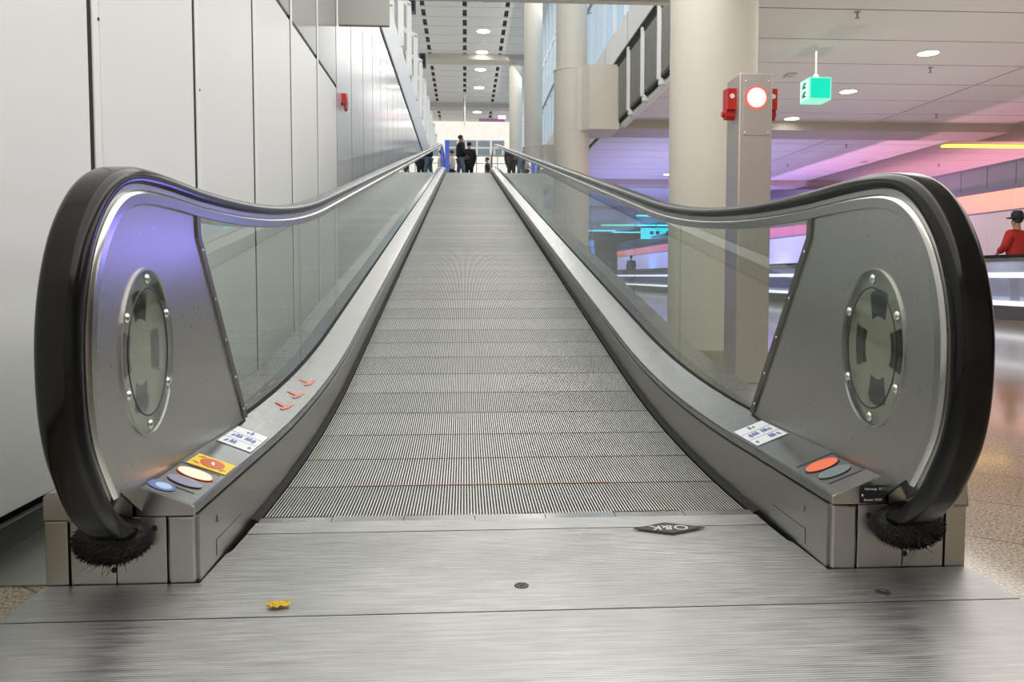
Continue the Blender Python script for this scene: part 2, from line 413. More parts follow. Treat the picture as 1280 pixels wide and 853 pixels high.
while y < 30.0:
    z0 = belt(y)
    # march one pitch along the curve
    a = 0.30; 
    for _ in range(30):
        d = math.hypot(a, belt(y + a) - z0); a *= PITCH / d
    z1 = belt(y + a)
    o = bpy.data.objects.new('pallet', pm)
    o.location = (0, y, z0); o.rotation_euler = (math.atan2(z1 - z0, a), 0, 0)
    link(o, walk)
    y += a; k += 1
bm = bmesh.new()
box(bm, -0.50, 0.36, 2.668, 2.674, belt(2.67) + 0.0004, belt(2.67) + 0.0012)
o = meshobj('seam_stripe', bm, M['orangered'], walk); o['label'] = 'faint red stripe across a pallet seam'

# --- landing plates, comb, emblem
bm = bmesh.new()
box(bm, -1.085, 1.085, -0.9, 1.648, -0.03, 0.003, 0, 0.001)
meshobj('landing_plate', bm, M['plate'], walk)
bm = bmesh.new()
prism(bm, [(-1.085, 1.652, 0.0), (1.085, 1.652, 0.0), (1.085, 1.845, 0.0), (0.742, 1.845, 0), (0.738, 2.04, 0), (0.730, 2.06, 0), (0.728, 2.19, 0), (-0.728, 2.19, 0), (-0.730, 2.06, 0), (-0.738, 2.04, 0), (-0.742, 1.845, 0), (-1.085, 1.845, 0)], (0, 0, 0.003))
meshobj('landing_plate', bm, M['plate'], walk)
bm = bmesh.new()
prism(bm, [(-0.728, 2.193, 0.0), (0.728, 2.193, 0), (0.724, 2.275, 0.004), (-0.724, 2.275, 0.004)], (0, 0, 0.004))
meshobj('comb_carrier', bm, M['plate'], walk)
bm = bmesh.new(); prism(bm, [(-1.04, y_, -0.2 if y_ < 2.4 else belt(y_) - 0.062) for y_ in (1.0, 2.2, 2.5, 3.0, 3.5, 4.0, 4.5, 6.0, 15.0, 26.0, 27.0, 28.0, 30.0)] + [(-1.04, y_, (0.0 if y_ < 2.4 else belt(y_)) - 0.26) for y_ in (30.0, 28.0, 27.0, 26.0, 15.0, 6.0, 4.5, 4.0, 3.5, 3.0, 2.5, 2.2, 1.0)], (2.08, 0, 0)); meshobj('truss_tray', bm, M['black'], walk)
for k in range(7):
    x0 = -0.72 + k * 0.2057; bm = bmesh.new()
    prism(bm, [(x0 + 0.001, 2.277, 0.001), (x0 + 0.2047, 2.277, 0.001), (x0 + 0.2047, 2.315, 0.004), (x0 + 0.001, 2.315, 0.004)], (0, 0, 0.006))
    nt_ = 22
    for j in range(nt_):
        xa = x0 + 0.004 + j * 0.0092
        prism(bm, [(xa, 2.315, 0.002), (xa + 0.004, 2.315, 0.002), (xa + 0.003, 2.345, -0.001), (xa + 0.001, 2.345, -0.001)], (0, 0, 0.006))
    meshobj('comb_segment', bm, M['rim'], walk)
bm = bmesh.new()
for k in range(16):
    s = 1 if k % 2 == 0 else 0.92
cxE, cyE = 0.436, 2.166
prism(bm, [(cxE - 0.09, cyE, 0.0065), (cxE, cyE - 0.043, 0.0065), (cxE + 0.09, cyE, 0.0065), (cxE, cyE + 0.043, 0.0065)], (0, 0, 0.0022))
em = meshobj('emblem', bm, M['groove'], walk); em['label'] = 'dark diamond emblem set in the landing plate'
bm = bmesh.new()
for s in (1.12,):
    P = [(-0.09 * s, 0), (0, -0.043 * s), (0.09 * s, 0), (0, 0.043 * s)]
    for i in range(4):
        a = Vector((*P[i], 0)); b = Vector((*P[(i + 1) % 4], 0)); d = (b - a).normalized(); n = Vector((-d.y, d.x, 0)) * 0.0014
        q = [a - n, b - n, b + n, a + n]
        prism(bm, [(cxE + p.x, cyE + p.y, 0.0065) for p in q], (0, 0, 0.0016))
meshobj('emblem_border', bm, M['darksteel'], em)
text_mesh('emblem_lettering', 'O&K', 0.052, M['louvre'], em, Matrix.Translation((cxE, cyE, 0.0092)) @ Matrix.Rotation(PI, 4, 'Z'))
for (x, y_) in ((-0.003, 1.787), (0.80, 1.70)):
    bm = bmesh.new(); lathe(bm, [(0.017, 0.003), (0.016, 0.0048), (0.010, 0.0048), (0.009, 0.0035), (0.003, 0.0035), (0.003, 0.005)], x, y_, 20)
    meshobj('plate_bolt', bm, M['darksteel'], walk)

# --- deck helpers
def deckz(y): return belt(y - 0.25)
def deckpt(sx, u, y, off=0.0):
    """point on the sloping inner deck: u 0 = walkway edge, 1 = foot of the glass"""
    n = Vector((-0.36 * sx, 0, 0.93))
    return Vector((sx * (0.760 + 0.117 * u), y, 0.1868 + 0.0460 * u + deckz(y))) + n * off

def deck_patch(bm, sx, pts, off=0.0008, th=0.0008, mi=0):
    A = [deckpt(sx, u, y, off) for u, y in pts]; n = Vector((-0.36 * sx, 0, 0.93)) * th
    prism(bm, A, n, mi)

DY = [1.85, 2.1, 2.4, 2.55, 2.7, 2.85, 3.0, 3.2, 3.4, 3.6, 3.8, 4.0, 4.2, 4.4, 4.6, 5, 6, 8, 12, 18, 25, 26.2, 26.7, 27.2, 27.7, 28.2, 28.7, 29.2, 30.6]
deckpath = [(y, deckz(y)) for y in DY]
def ellipse(cu, cy, ru, ry, n=28): return [(cu + ru * math.cos(2 * PI * k / n), cy + ry * math.sin(2 * PI * k / n)) for k in range(n)]

for sx in (-1, 1):
    side = 'left' if sx < 0 else 'right'
    S = lambda pts: [(n, sx * x) for n, x in pts]
    # handrail
    bm = bmesh.new()
    hw = 0.043; r = 0.024; cx = 0.905
    sec = []
    for k in range(7):
        t = PI / 2 * k / 6
        sec.append((-r + r * math.sin(t), cx - (hw - r) - r * math.cos(t)))
    for k in range(7):
        t = PI / 2 * k / 6
        sec.append((-r + r * math.cos(t), cx + (hw - r) + r * math.sin(t)))
    sec += [(-0.034, cx + hw - 0.002), (-0.038, cx + hw - 0.010), (-0.030, cx + hw - 0.016), (-0.030, cx - hw + 0.016), (-0.038, cx - hw + 0.010), (-0.034, cx - hw + 0.002)]
    sweep(bm, RAILPATH, S(sec))
    meshobj('handrail', bm, M['rubber'], walk, True)
    # guide band just under the rubber
    bm = bmesh.new()
    sweep(bm, GUIDEPATH, S([(-0.030, 0.874), (-0.030, 0.936), (-0.064, 0.936), (-0.064, 0.874)]))
    meshobj('handrail_guide', bm, M['darksteel'] if False else M['panel'], walk, True)
    bm = bmesh.new()
    sweep(bm, GUIDEPATH, S([(-0.055, 0.864), (-0.052, 0.868), (-0.052, 0.944), (-0.086, 0.944), (-0.086, 0.864), (-0.083, 0.860), (-0.060, 0.860)]))
    meshobj('balustrade_rim', bm, M['rim'], walk, True)
    # newel panel with round opening (front)
    nr = normals2d(FRONTLOOP)
    inner = [(y - 0 + ny * -0.080, z + nz * -0.080) for (y, z), (ny, nz) in zip(FRONTLOOP, nr)]
    inner = [p for p in inner if p[1] > 0.17 and p[0] < 2.22]
    loop = inner + [(2.252, 0.884), (2.258, 0.82), (2.690, 0.235), (2.70, 0.20), (1.85, 0.17)]
    pc = (1.905, 0.533); pa, pb = 0.152, 0.194
    def half(mirror_end):
        pass
    def newel(loop, hole, x, th, parent, name, mat):
        bm = bmesh.new()
        es = []
        for lp in (loop, hole):
            vs = [bm.verts.new((x, a, b)) for a, b in lp]
            es += [bm.edges.new((vs[i], vs[(i + 1) % len(vs)])) for i in range(len(vs))]
        bmesh.ops.triangle_fill(bm, edges=es, use_beauty=True)
        fs = bm.faces[:]
        r_ = bmesh.ops.extrude_face_region(bm, geom=fs)
        for v in [g for g in r_['geom'] if isinstance(g, bmesh.types.BMVert)]: v.co.x += th
        return meshobj(name, bm, mat, parent)
    hole = [(pc[0] + pa * math.cos(2 * PI * k / 48), pc[1] + pb * math.sin(2 * PI * k / 48)) for k in range(48)]
    npn = newel(loop, hole, sx * 0.868, sx * 0.006, walk, 'newel_panel', M['panel'])
    # outside panel (no opening)
    bm = bmesh.new(); prism(bm, [(sx * 0.936, a, b) for a, b in loop], (sx * 0.006, 0, 0)); meshobj('newel_panel', bm, M['panel'], walk)
    # porthole: rear plate, wheel, plastic cover, retaining ring, screws
    bm = bmesh.new(); prism(bm, [(sx * 0.925, pc[0] + (a - pc[0]) * 1.03, pc[1] + (b - pc[1]) * 1.03) for a, b in hole], (sx * 0.004, 0, 0))
    meshobj('porthole_back', bm, M['darksteel'], npn)
    bm = bmesh.new()
    def ell(s, n=48, x=0.9): return [(sx * x, pc[0] + pa * s * math.cos(2 * PI * k / n), pc[1] + pb * s * math.sin(2 * PI * k / n)) for k in range(n)]
    # wheel: hub, outer ring and four spokes leave four dark openings
    ro, ri, rh = ell(0.99, 48, 0.884), ell(0.74, 48, 0.884), ell(0.40, 48, 0.884)
    for A, B in ((ro, ri),):
        va = [bm.verts.new(p) for p in A]; vb = [bm.verts.new(p) for p in B]
        for k in range(48): bm.faces.new((va[k], va[(k + 1) % 48], vb[(k + 1) % 48], vb[k]))
    bm.faces.new([bm.verts.new(p) for p in rh])
    for q in range(4):
        k0 = 6 + q * 12
        idx = [k0 - 3, k0 - 2, k0 - 1, k0, k0 + 1, k0 + 2, k0 + 3]
        bm.faces.new([bm.verts.new(ri[i % 48]) for i in idx] + [bm.verts.new(rh[i % 48]) for i in (k0 + 2, k0, k0 - 2)])
    meshobj('handrail_wheel', bm, M['wheel'], npn)
    bm = bmesh.new(); prism(bm, ell(0.985, 48, 0.866), (sx * 0.005, 0, 0))
    meshobj('porthole_cover', bm, M['cover'], npn)
    bm = bmesh.new()
    def ring(s0, s1, x0, x1):
        rr = [ell(s0, 48, x0), ell(s1, 48, x0), ell(s1, 48, x1), ell(s0, 48, x1)]
        V = [[bm.verts.new(p) for p in l] for l in rr]
        for a in range(4):
            for k in range(48): bm.faces.new((V[a][k], V[a][(k + 1) % 48], V[(a + 1) % 4][(k + 1) % 48], V[(a + 1) % 4][k]))
    ring(0.985, 1.015, 0.8635, 0.8685); meshobj('porthole_ring', bm, M['steel'], npn)
    bm = bmesh.new(); ring(0.755, 0.775, 0.8645, 0.866); meshobj('porthole_inner_ring', bm, M['darksteel'], npn)
    for q in range(6):
        t = PI / 2 + q * PI / 3
        c = (sx * 0.8655, pc[0] + pa * 0.875 * math.cos(t), pc[1] + pb * 0.875 * math.sin(t))
        bm = bmesh.new(); ball(bm, c, 0.0105, 0.55, 1, 1, seg=14); cyl(bm, (c[0], c[1], c[2]), (c[0] + sx * 0.004, c[1], c[2]), 0.013, seg=16)
        meshobj('porthole_screw', bm, M['screw'], npn, True)
    # channel along the slanted edge where the glass begins
    bm = bmesh.new()
    e0, e1, e2 = Vector((2.252, 0.880)), Vector((2.258, 0.815)), Vector((2.690, 0.235))
    w = 0.034
    prism(bm, [(sx * 0.862, e0.x, e0.y), (sx * 0.862, e1.x, e1.y), (sx * 0.862, e2.x, e2.y), (sx * 0.862, e2.x + w, e2.y), (sx * 0.862, e1.x + w * 0.8, e1.y + 0.006), (sx * 0.862, e0.x + w * 0.8, e0.y)], (sx * 0.05, 0, 0))
    ch = meshobj('glass_edge_channel', bm, M['channel'], walk)
    for t in (0.06, 0.30, 0.52, 0.74, 0.94):
        p = e1.lerp(e2, t) + Vector((0.013, 0.0)); bm = bmesh.new(); ball(bm, (sx * 0.862, p.x, p.y), 0.005, 0.5, 1, 1, seg=10)
        meshobj('channel_screw', bm, M['screw'], ch)
    # glass panels
    joints = [2.275, 3.74, 4.76, 6.46, 8.1, 9.7, 11.3, 12.9, 14.5, 16.1, 17.7, 19.3, 20.9, 22.5, 24.1, 25.7, 27.3, 29.6]
    for a, b in zip(joints, joints[1:]):
        bm = bmesh.new()
        n = max(2, int((b - a) / 0.15)) if a < 5 or a > 25 else 3
        yy = [a + 0.003 + (b - a - 0.006) * k / n for k in range(n + 1)]
        top = [(y, crest(y) - 0.075) for y in yy]; bot = [(y, 0.236 + deckz(y) - 0.02) for y in yy]
        if a < 2.3:
            bot = [(y, max(zb, 0.82 - (y - 2.258) * 1.3426 - 0.01)) for y, zb in bot]
            yk = 2.70
        prism(bm, [(sx * 0.884, y, z) for y, z in bot] + [(sx * 0.884, y, z) for y, z in top[::-1]], (sx * 0.010, 0, 0))
        meshobj('glass_panel', bm, M['glass'], walk)
    # inner deck
    bm = bmesh.new()
    sweep(bm, deckpath, S([(0.160, 0.754), (0.180, 0.754), (0.1855, 0.7575), (0.2335, 0.880), (0.200, 0.880), (0.160, 0.870)]), flat=True)
    dk = meshobj('inner_deck', bm, M['deck'], walk)
    bm = bmesh.new(); sweep(bm, [(1.88, 0.0)] + deckpath[1:], S([(0.150, 0.760), (0.162, 0.760), (0.162, 0.80), (0.150, 0.80)]), flat=True); meshobj('deck_shadow_gap', bm, M['black'], walk)
    bm = bmesh.new(); sweep(bm, deckpath, S([(0.226, 0.878), (0.240, 0.878), (0.240, 0.884), (0.226, 0.884)]), flat=True); meshobj('glass_seal', bm, M['black'], walk)
    # skirt
    bm = bmesh.new()
    sp = [(1.86, 0), (2.2, 0)] + [(y, deckz(y)) for y in DY[2:]]
    low = [(y, belt(y) - 0.03) for y, _ in sp]
    V = []
    for (y, d), (_, l) in zip(sp, low):
        V.append([bm.verts.new((sx * 0.744, y, 0.155 + deckz(y))), bm.verts.new((sx * 0.744, y, l)), bm.verts.new((sx * 0.775, y, l)), bm.verts.new((sx * 0.775, y, 0.155 + deckz(y)))])
    for a, b in zip(V, V[1:]):
        for q in range(4): bm.faces.new((a[q], a[(q + 1) % 4], b[(q + 1) % 4], b[q]))
    bm.faces.new(V[0]); bm.faces.new(V[-1][::-1])
    sk = meshobj('skirt_panel', bm, M['skirt'], walk)
    bm = bmesh.new()
    sweep(bm, [(y, belt(y)) for y in [2.3, 2.5, 2.7, 2.9, 3.1, 3.3, 3.5, 3.7, 3.9, 4.1, 4.3, 5, 8, 14, 26, 26.5, 27, 27.5, 28, 28.5, 29, 30]], S([(0.004, 0.724), (0.012, 0.732), (0.012, 0.746), (-0.03, 0.746), (-0.03, 0.724)]), flat=True)
    meshobj('skirt_brush', bm, M['black'], walk)
    bm = bmesh.new(); box(bm, sx * 0.7405, sx * 0.744, 1.99, 1.998, 0.10, 0.118, 0, 0.001); meshobj('skirt_lock', bm, M['rim'], sk)
    # a small hatch outline low on the skirt
    bm = bmesh.new()
    for (ya, yb, za, zb) in ((1.98, 2.20, 0.058, 0.060), (1.98, 1.982, 0.02, 0.060)):
        box(bm, sx * 0.7430, sx * 0.7442, ya, yb, za, zb)
    meshobj('skirt_hatch', bm, M['darksteel'], sk)
    # outer deck and outer cladding
    bm = bmesh.new(); sweep(bm, deckpath, S([(0.228, 0.905), (0.215, 1.085), (0.150, 1.092), (0.150, 0.905)]), flat=True); meshobj('outer_deck', bm, M['deck'], walk)
    bm = bmesh.new()
    V = []
    for y, d in [(1.905, 0.0)] + deckpath[1:]:
        lo = max(0.004, 0.15 + d - 0.9)
        V.append([bm.verts.new((sx * 1.078, y, 0.150 + d)), bm.verts.new((sx * 1.078, y, lo)), bm.verts.new((sx * 1.05, y, lo)), bm.verts.new((sx * 1.05, y, 0.150 + d))])
    for a, b in zip(V, V[1:]):
        for q in range(4): bm.faces.new((a[q], a[(q + 1) % 4], b[(q + 1) % 4], b[q]))
    bm.faces.new(V[0]); bm.faces.new(V[-1][::-1])
    meshobj('outer_cladding', bm, M['skirt'], walk)
    # front cabinet: separate plates with joints
    for (xa, xb, nm) in ((0.752, 0.814, 0), (0.816, 0.928, 1), (0.930, 1.030, 2), (1.036, 1.086, 3)):
        bm = bmesh.new(); box(bm, sx * xa, sx * xb, 1.85, 1.875, -0.02, 0.150 if nm == 3 else 0.158, 0, 0.006 if nm in (0,) else 0.0015)
        fp = meshobj('front_plate', bm, M['steel'], walk)
        if nm in (1, 2):
            bm = bmesh.new(); c = (sx * (0.842 if nm == 1 else 0.934), 1.8495, 0.132 if nm == 1 else 0.036)
            cyl(bm, c, (c[0], 1.851, c[2]), 0.007, seg=16); meshobj('screw_hole', bm, M['black'], fp)
    bm = bmesh.new(); box(bm, sx * 0.76, sx * 1.08, 1.874, 1.90, 0.004, 0.15); meshobj('cabinet_core', bm, M['black'], walk)
    bm = bmesh.new()
    prism(bm, [(sx * 0.890, 1.849, 0.155), (sx * 1.087, 1.849, 0.155), (sx * 1.087, 1.849, 0.206), (sx * 1.075, 1.849, 0.217), (sx * 0.890, 1.849, 0.229)], (0, 0.03, 0))
    meshobj('outer_end_cap', bm, M['steel'], walk)
    bm = bmesh.new()
    prism(bm, [(sx * 0.752, 1.846, 0.162), (sx * 0.880, 1.846, 0.162), (sx * 0.880, 1.846, 0.232), (sx * 0.758, 1.846, 0.185), (sx * 0.752, 1.846, 0.180)], (0, 0.008, 0))
    cap = meshobj('deck_end_cap', bm, M['steel'], walk)
    # bristle brush at the handrail inlet
    bm = bmesh.new()
    cb = (sx * 0.930, 1.835, 0.112)
    ball(bm, cb, 1.0, 0.086, 0.058, 0.054, seg=24)
    rnd = random.Random(3 if sx > 0 else 5)
    for k in range(1500):
        t = rnd.uniform(0, 2 * PI); rr = math.sqrt(rnd.random())
        ex = 0.086 * rr * math.cos(t); ez = 0.054 * rr * math.sin(t)
        depth = 0.062 * math.sqrt(max(0.0, 1 - rr * rr)) + 0.006
        base = Vector((cb[0] + ex * 0.8, 1.845, cb[2] + ez * 0.8))
        tip = Vector((cb[0] + ex * 1.06 + rnd.uniform(-0.004, 0.004), 1.842 - depth, cb[2] + ez * 1.05 - 0.002 + rnd.uniform(-0.004, 0.004)))
        cyl(bm, base, tip, 0.0016, 0.0005, seg=4, caps=False)
    for k in range(7):
        p = Vector((cb[0] + rnd.uniform(-0.05, 0.03), 1.82, cb[2] - 0.045)); cyl(bm, p, p + Vector((rnd.uniform(-0.03, 0.02), -0.02, -rnd.uniform(0.012, 0.03))), 0.0009, 0.0004, seg=4, caps=False)
    meshobj('inlet_brush', bm, M['brush'], walk, recalc=False)
    # information sticker on the deck: three white strips with blue pictograms
    bm = bmesh.new()
    deck_patch(bm, sx, [(0.02, 2.375), (0.86, 2.375), (0.86, 2.60), (0.02, 2.60)], 0.0006, 0.0006)
    st = meshobj('pictogram_sticker', bm, M['unlitl'], walk); st['label'] = 'white three-strip sticker with small blue pictograms'
    for k in range(3):
        y0 = 2.380 + k * 0.0735; ym = y0 + 0.034; bm = bmesh.new()
        deck_patch(bm, sx, [(0.035, y0), (0.845, y0), (0.845, y0 + 0.068), (0.035, y0 + 0.068)], 0.0012, 0.0006)
        def pict(u, y):
            deck_patch(bm, sx, ellipse(u, y + 0.018, 0.03, 0.0075, 10), 0.0020, 0.0005, 1)
            deck_patch(bm, sx, [(u - 0.035, y - 0.014), (u - 0.012, y - 0.014), (u, y - 0.002), (u + 0.012, y - 0.014), (u + 0.035, y - 0.014), (u + 0.04, y + 0.010), (u - 0.04, y + 0.010)], 0.0020, 0.0005, 1)
        F = (lambda u: 0.88 - u) if sx < 0 else (lambda u: u)
        F = lambda u: u
        def arrow(u): deck_patch(bm, sx, [(u - 0.04, ym - 0.010), (u + 0.03, ym - 0.016), (u + 0.03, ym - 0.004), (u - 0.01, ym + 0.016), (u - 0.04, ym + 0.010)], 0.0020, 0.0005, 1)
        if k == 0:
            pict(0.52, ym); pict(0.60, ym); arrow(0.72); deck_patch(bm, sx, ellipse(0.14, ym - 0.004, 0.04, 0.012, 12), 0.0020, 0.0005, 1)
        elif k == 1:
            for u in (0.62, 0.54, 0.38, 0.30): pict(u, ym)
            arrow(0.72); deck_patch(bm, sx, ellipse(0.20, ym, 0.05, 0.02, 16), 0.0020, 0.0005, 1)
        else:
            pict(0.40, ym); deck_patch(bm, sx, ellipse(0.50, ym, 0.035, 0.012, 12), 0.0020, 0.0005, 1)
        meshobj('sticker_strip', bm, [M['white'], M['blue']], st)
    # signal lenses in a shallow framed recess
    yl, yu = (2.045, 1.972)
    bm = bmesh.new()
    for (ya, yb, ua, ub) in ((1.918, 1.9205, 0.12, 0.86), (2.098, 2.1005, 0.06, 0.90), (1.918, 2.10, 0.895, 0.905)):
        deck_patch(bm, sx, [(ua, ya), (ub, ya), (ub, yb), (ua, yb)], 0.0004, 0.0008)
    meshobj('lens_frame', bm, M['darksteel'], dk)
    bm = bmesh.new(); deck_patch(bm, sx, ellipse(0.46, yl, 0.38, 0.034), 0.0004, 0.0014); meshobj('lens_surround', bm, M['redprint'] if sx < 0 else M['darksteel'], dk)
    bm = bmesh.new(); deck_patch(bm, sx, ellipse(0.46, yl, 0.345, 0.030), 0.001, 0.0028)
    o = meshobj('signal_lens', bm, M['lampL'] if sx < 0 else M['lampR'], dk); o['label'] = ('glowing pale pinkish oval lens' if sx < 0 else 'glowing orange oval lens')
    bm = bmesh.new(); deck_patch(bm, sx, ellipse(0.46, yu, 0.345, 0.028), 0.001, 0.0018)
    o = meshobj('signal_lens', bm, M['unlitl'] if sx < 0 else M['unlit'], dk); o['label'] = 'unlit greyish blue oval lens'
    if sx < 0:
        bm = bmesh.new(); deck_patch(bm, sx, [(0.0, 2.115), (0.82, 2.105), (0.82, 2.210), (0.0, 2.215)], 0.0006, 0.0007)
        ys = meshobj('stop_sticker', bm, M['yellow'], walk); ys['label'] = 'yellow rectangular sticker with red oval button'
        bm = bmesh.new(); deck_patch(bm, sx, ellipse(0.40, 2.162, 0.26, 0.036), 0.0014, 0.0012); bt = meshobj('stop_button', bm, M['redprint'], ys)
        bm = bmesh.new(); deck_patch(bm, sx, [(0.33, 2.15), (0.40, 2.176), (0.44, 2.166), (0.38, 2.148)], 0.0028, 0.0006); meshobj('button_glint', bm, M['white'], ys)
        bm = bmesh.new()
        for (u, yy) in ((0.72, 2.185), (0.66, 2.193), (0.72, 2.135), (0.66, 2.130), (0.10, 2.14), (0.15, 2.132)):
            deck_patch(bm, sx, [(u - 0.045, yy - 0.003), (u + 0.045, yy - 0.003), (u + 0.045, yy + 0.003), (u - 0.045, yy + 0.003)], 0.0014, 0.0005)
        meshobj('sticker_print', bm, M['brown'], ys)
        bm = bmesh.new(); deck_patch(bm, sx, ellipse(0.70, 1.897, 0.26, 0.030), 0.0006, 0.0006); ov = meshobj('oval_sticker', bm, M['blue'], walk)
        ov['label'] = 'small blue oval sticker with a pale middle'
        bm = bmesh.new(); deck_patch(bm, sx, ellipse(0.66, 1.897, 0.15, 0.019), 0.0013, 0.0006); meshobj('sticker_centre', bm, M['lightblue'], ov)
        # three flat orange-red arrow-shaped patches on the deck
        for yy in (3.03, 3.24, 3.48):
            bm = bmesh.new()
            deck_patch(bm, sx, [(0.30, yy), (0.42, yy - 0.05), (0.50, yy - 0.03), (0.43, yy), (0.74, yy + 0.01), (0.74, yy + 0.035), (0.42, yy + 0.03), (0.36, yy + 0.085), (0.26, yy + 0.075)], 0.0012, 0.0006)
            o = meshobj('arrow_mark', bm, M['orangered'], dk); o['label'] = 'orange-red mark'
    else:
        bm = bmesh.new(); box(bm, 0.8165, 0.880, 1.8425, 1.8462, 0.164, 0.207, 0, 0.001)
        idp = meshobj('identification_plate', bm, M['black'], walk); idp['label'] = 'small black plate with pale lettering'
        for (x, z) in ((0.8225, 0.183), (0.8740, 0.190)):
            bm = bmesh.new(); ball(bm, (x, 1.8425, z), 0.0034, 1, 0.5, 1, seg=12); meshobj('plate_screw', bm, M['screw'], idp)
        Rx = Matrix.Rotation(PI / 2, 4, 'X')
        text_mesh('plate_lettering', 'Fahrsteig  3b', 0.0082, M['white'], idp, Matrix.Translation((0.848, 1.8420, 0.1985)) @ Rx, 0.0002)
        text_mesh('plate_lettering', 'Zweiter 95295', 0.0076, M['white'], idp, Matrix.Translation((0.848, 1.8420, 0.1720)) @ Rx, 0.0002)
    # dark newel panel at the top end
    bm = bmesh.new()
    prism(bm, [(sx * 0.872, 29.6, ZTOP + 0.22), (sx * 0.872, 30.95, ZTOP + 0.22), (sx * 0.872, 31.1, ZTOP + 0.5), (sx * 0.872, 30.95, ZTOP + 0.8), (sx * 0.872, 30.6, ZTOP + 0.88), (sx * 0.872, 29.6, ZTOP + 0.88)], (sx * 0.06, 0, 0))
    meshobj('end_newel_panel', bm, M['darksteel'], walk)

for sx, xa, xb in ((-1, 0.95, 1.24), (1, 0.96, 1.30)):
    bm = bmesh.new(); box(bm, sx * xa, sx * xb, 29.4, 29.9, ZTOP + 0.02, ZTOP + 0.92, 0, 0.02); o = meshobj('end_cabinet', bm, M['loud'], walk); o['label'] = 'dark cabinet at the top end of the walkway'
# ------------------------------------------------------------------ crumpled yellow scrap on the plate
bm = bmesh.new()
r_ = bmesh.ops.create_grid(bm, x_segments=14, y_segments=8, size=1)
rnd = random.Random(11)
for v in bm.verts:
    a = v.co.x; b = v.co.y
    rr = 1 - 0.25 * rnd.random()
    v.co = Vector((a * 0.026 * rr, b * 0.016 * (1.1 - 0.5 * abs(a)) * rr, 0.004 + 0.005 * abs(math.sin(a * 5 + b * 3)) + 0.004 * rnd.random() * (1 - abs(b))))
bmesh.ops.solidify(bm, geom=bm.faces[:], thickness=0.0008)
o = meshobj('yellow_scrap', bm, M['leaf'], None, True, (-0.530, 1.70, 0.003))
o.rotation_euler = (0, 0, 0.15)
tag(o, 'small crumpled yellow leaf or scrap lying on the metal landing plate', 'leaf')

# ------------------------------------------------------------------ setting
def struct(name, bm, mats, label, cat, smooth=False):
    o = meshobj(name, bm, mats, None, smooth)
    return tag(o, label, cat, None, 'structure')

bm = bmesh.new(); box(bm, -4, -1.05, -4, 64, -0.4, 0.0); box(bm, 1.05, 30, -4, 64, -0.4, 0.0); box(bm, -1.05, 1.05, 9.0, 64, -0.4, 0.0); box(bm, -1.05, 1.05, -4, -0.5, -0.4, 0.0); box(bm, -1.06, 1.06, -0.6, 9.1, -0.4, -0.3, 0)
struct('floor', bm, M['granite'], 'speckled beige granite tile floor of the hall beside the walkway', 'floor')
bm = bmesh.new(); box(bm, -1.40, -1.09, 1.855, 9.0, 0.0, 0.004); struct('trim_1', bm, M['skirt'], 'grey steel cover plate in the gap between walkway and white wall', 'floor trim')

# left wall: near satin panels, a grey upper row, far glossy panels
bm = bmesh.new()
s0 = 2.69; sp_ = 1.006
k = -6
XW = -1.33
while True:
    a = s0 + k * sp_; b = a + sp_
    if a > 31: break
    g = 0.014
    if a < 7.6:
        box(bm, XW - 0.03, XW, a + 0.075, b - g, 0.085, 2.47, 0, 0.003)
        box(bm, XW - 0.03, XW + 0.004, a + g, a + 0.060, 0.085, 3.95, 3, 0.003)
        box(bm, XW - 0.03, XW - 0.004, a + 0.060, a + 0.075, 0.085, 2.47, 3)
        box(bm, XW - 0.03, XW, a + 0.075, b - g, 2.50, 3.95, 1 if a > 3.6 else 0, 0.003)
        if a < 4.5:
            for z in (0.55, 1.05, 1.55, 2.05): cyl(bm, (XW + 0.003, a + 0.055, z), (XW + 0.006, a + 0.055, z), 0.006, seg=10, mi=4)
    else:
        box(bm, XW - 0.03, XW, a + g, b - g, 0.02, 4.22, 2, 0.003)
    box(bm, XW - 0.03, XW - 0.001, b - g + 0.001, b + g - 0.001, 0.085, 3.95 if a < 7.4 else 4.22, 4)
    k += 1
box(bm, XW - 0.10, XW - 0.028, -4, 31.2, 0.0, 4.3, 4)
struct('wall_left', bm, [M['wall'], M['wallup'], M['wallgloss'], M['frame'], M['black']], 'tall white panelled wall running along the left of the walkway', 'wall')
bm = bmesh.new(); box(bm, XW, XW + 0.022, -4, 9, 0.0, 0.070, 0, 0.002); struct('baseboard_left', bm, M['darksteel'], 'dark ledge at the foot of the white panelled wall', 'baseboard')
# gallery parapet over the left wall
bm = bmesh.new(); box(bm, XW - 0.12, XW + 0.01, 9.35, 51, 4.31, 5.08, 0, 0.01); box(bm, XW - 0.10, XW - 0.015, 9.35, 51, 4.20, 4.31, 1)
struct('wall_left_gallery', bm, [M['frame'], M['black']], 'white parapet band of the upper gallery above the glossy left wall', 'wall')
bm = bmesh.new(); box(bm, -3.6, -3.5, 9.3, 53, 4.3, 10.7); struct('wall_left_upper', bm, M['wallup'], 'pale grey wall behind the upper left gallery frames', 'wall')
bm = bmesh.new(); box(bm, -3.5, -1.45, 9.3, 53, 4.1, 4.3); struct('floor_gallery', bm, M['ceil'], 'floor slab of the upper left gallery', 'floor')

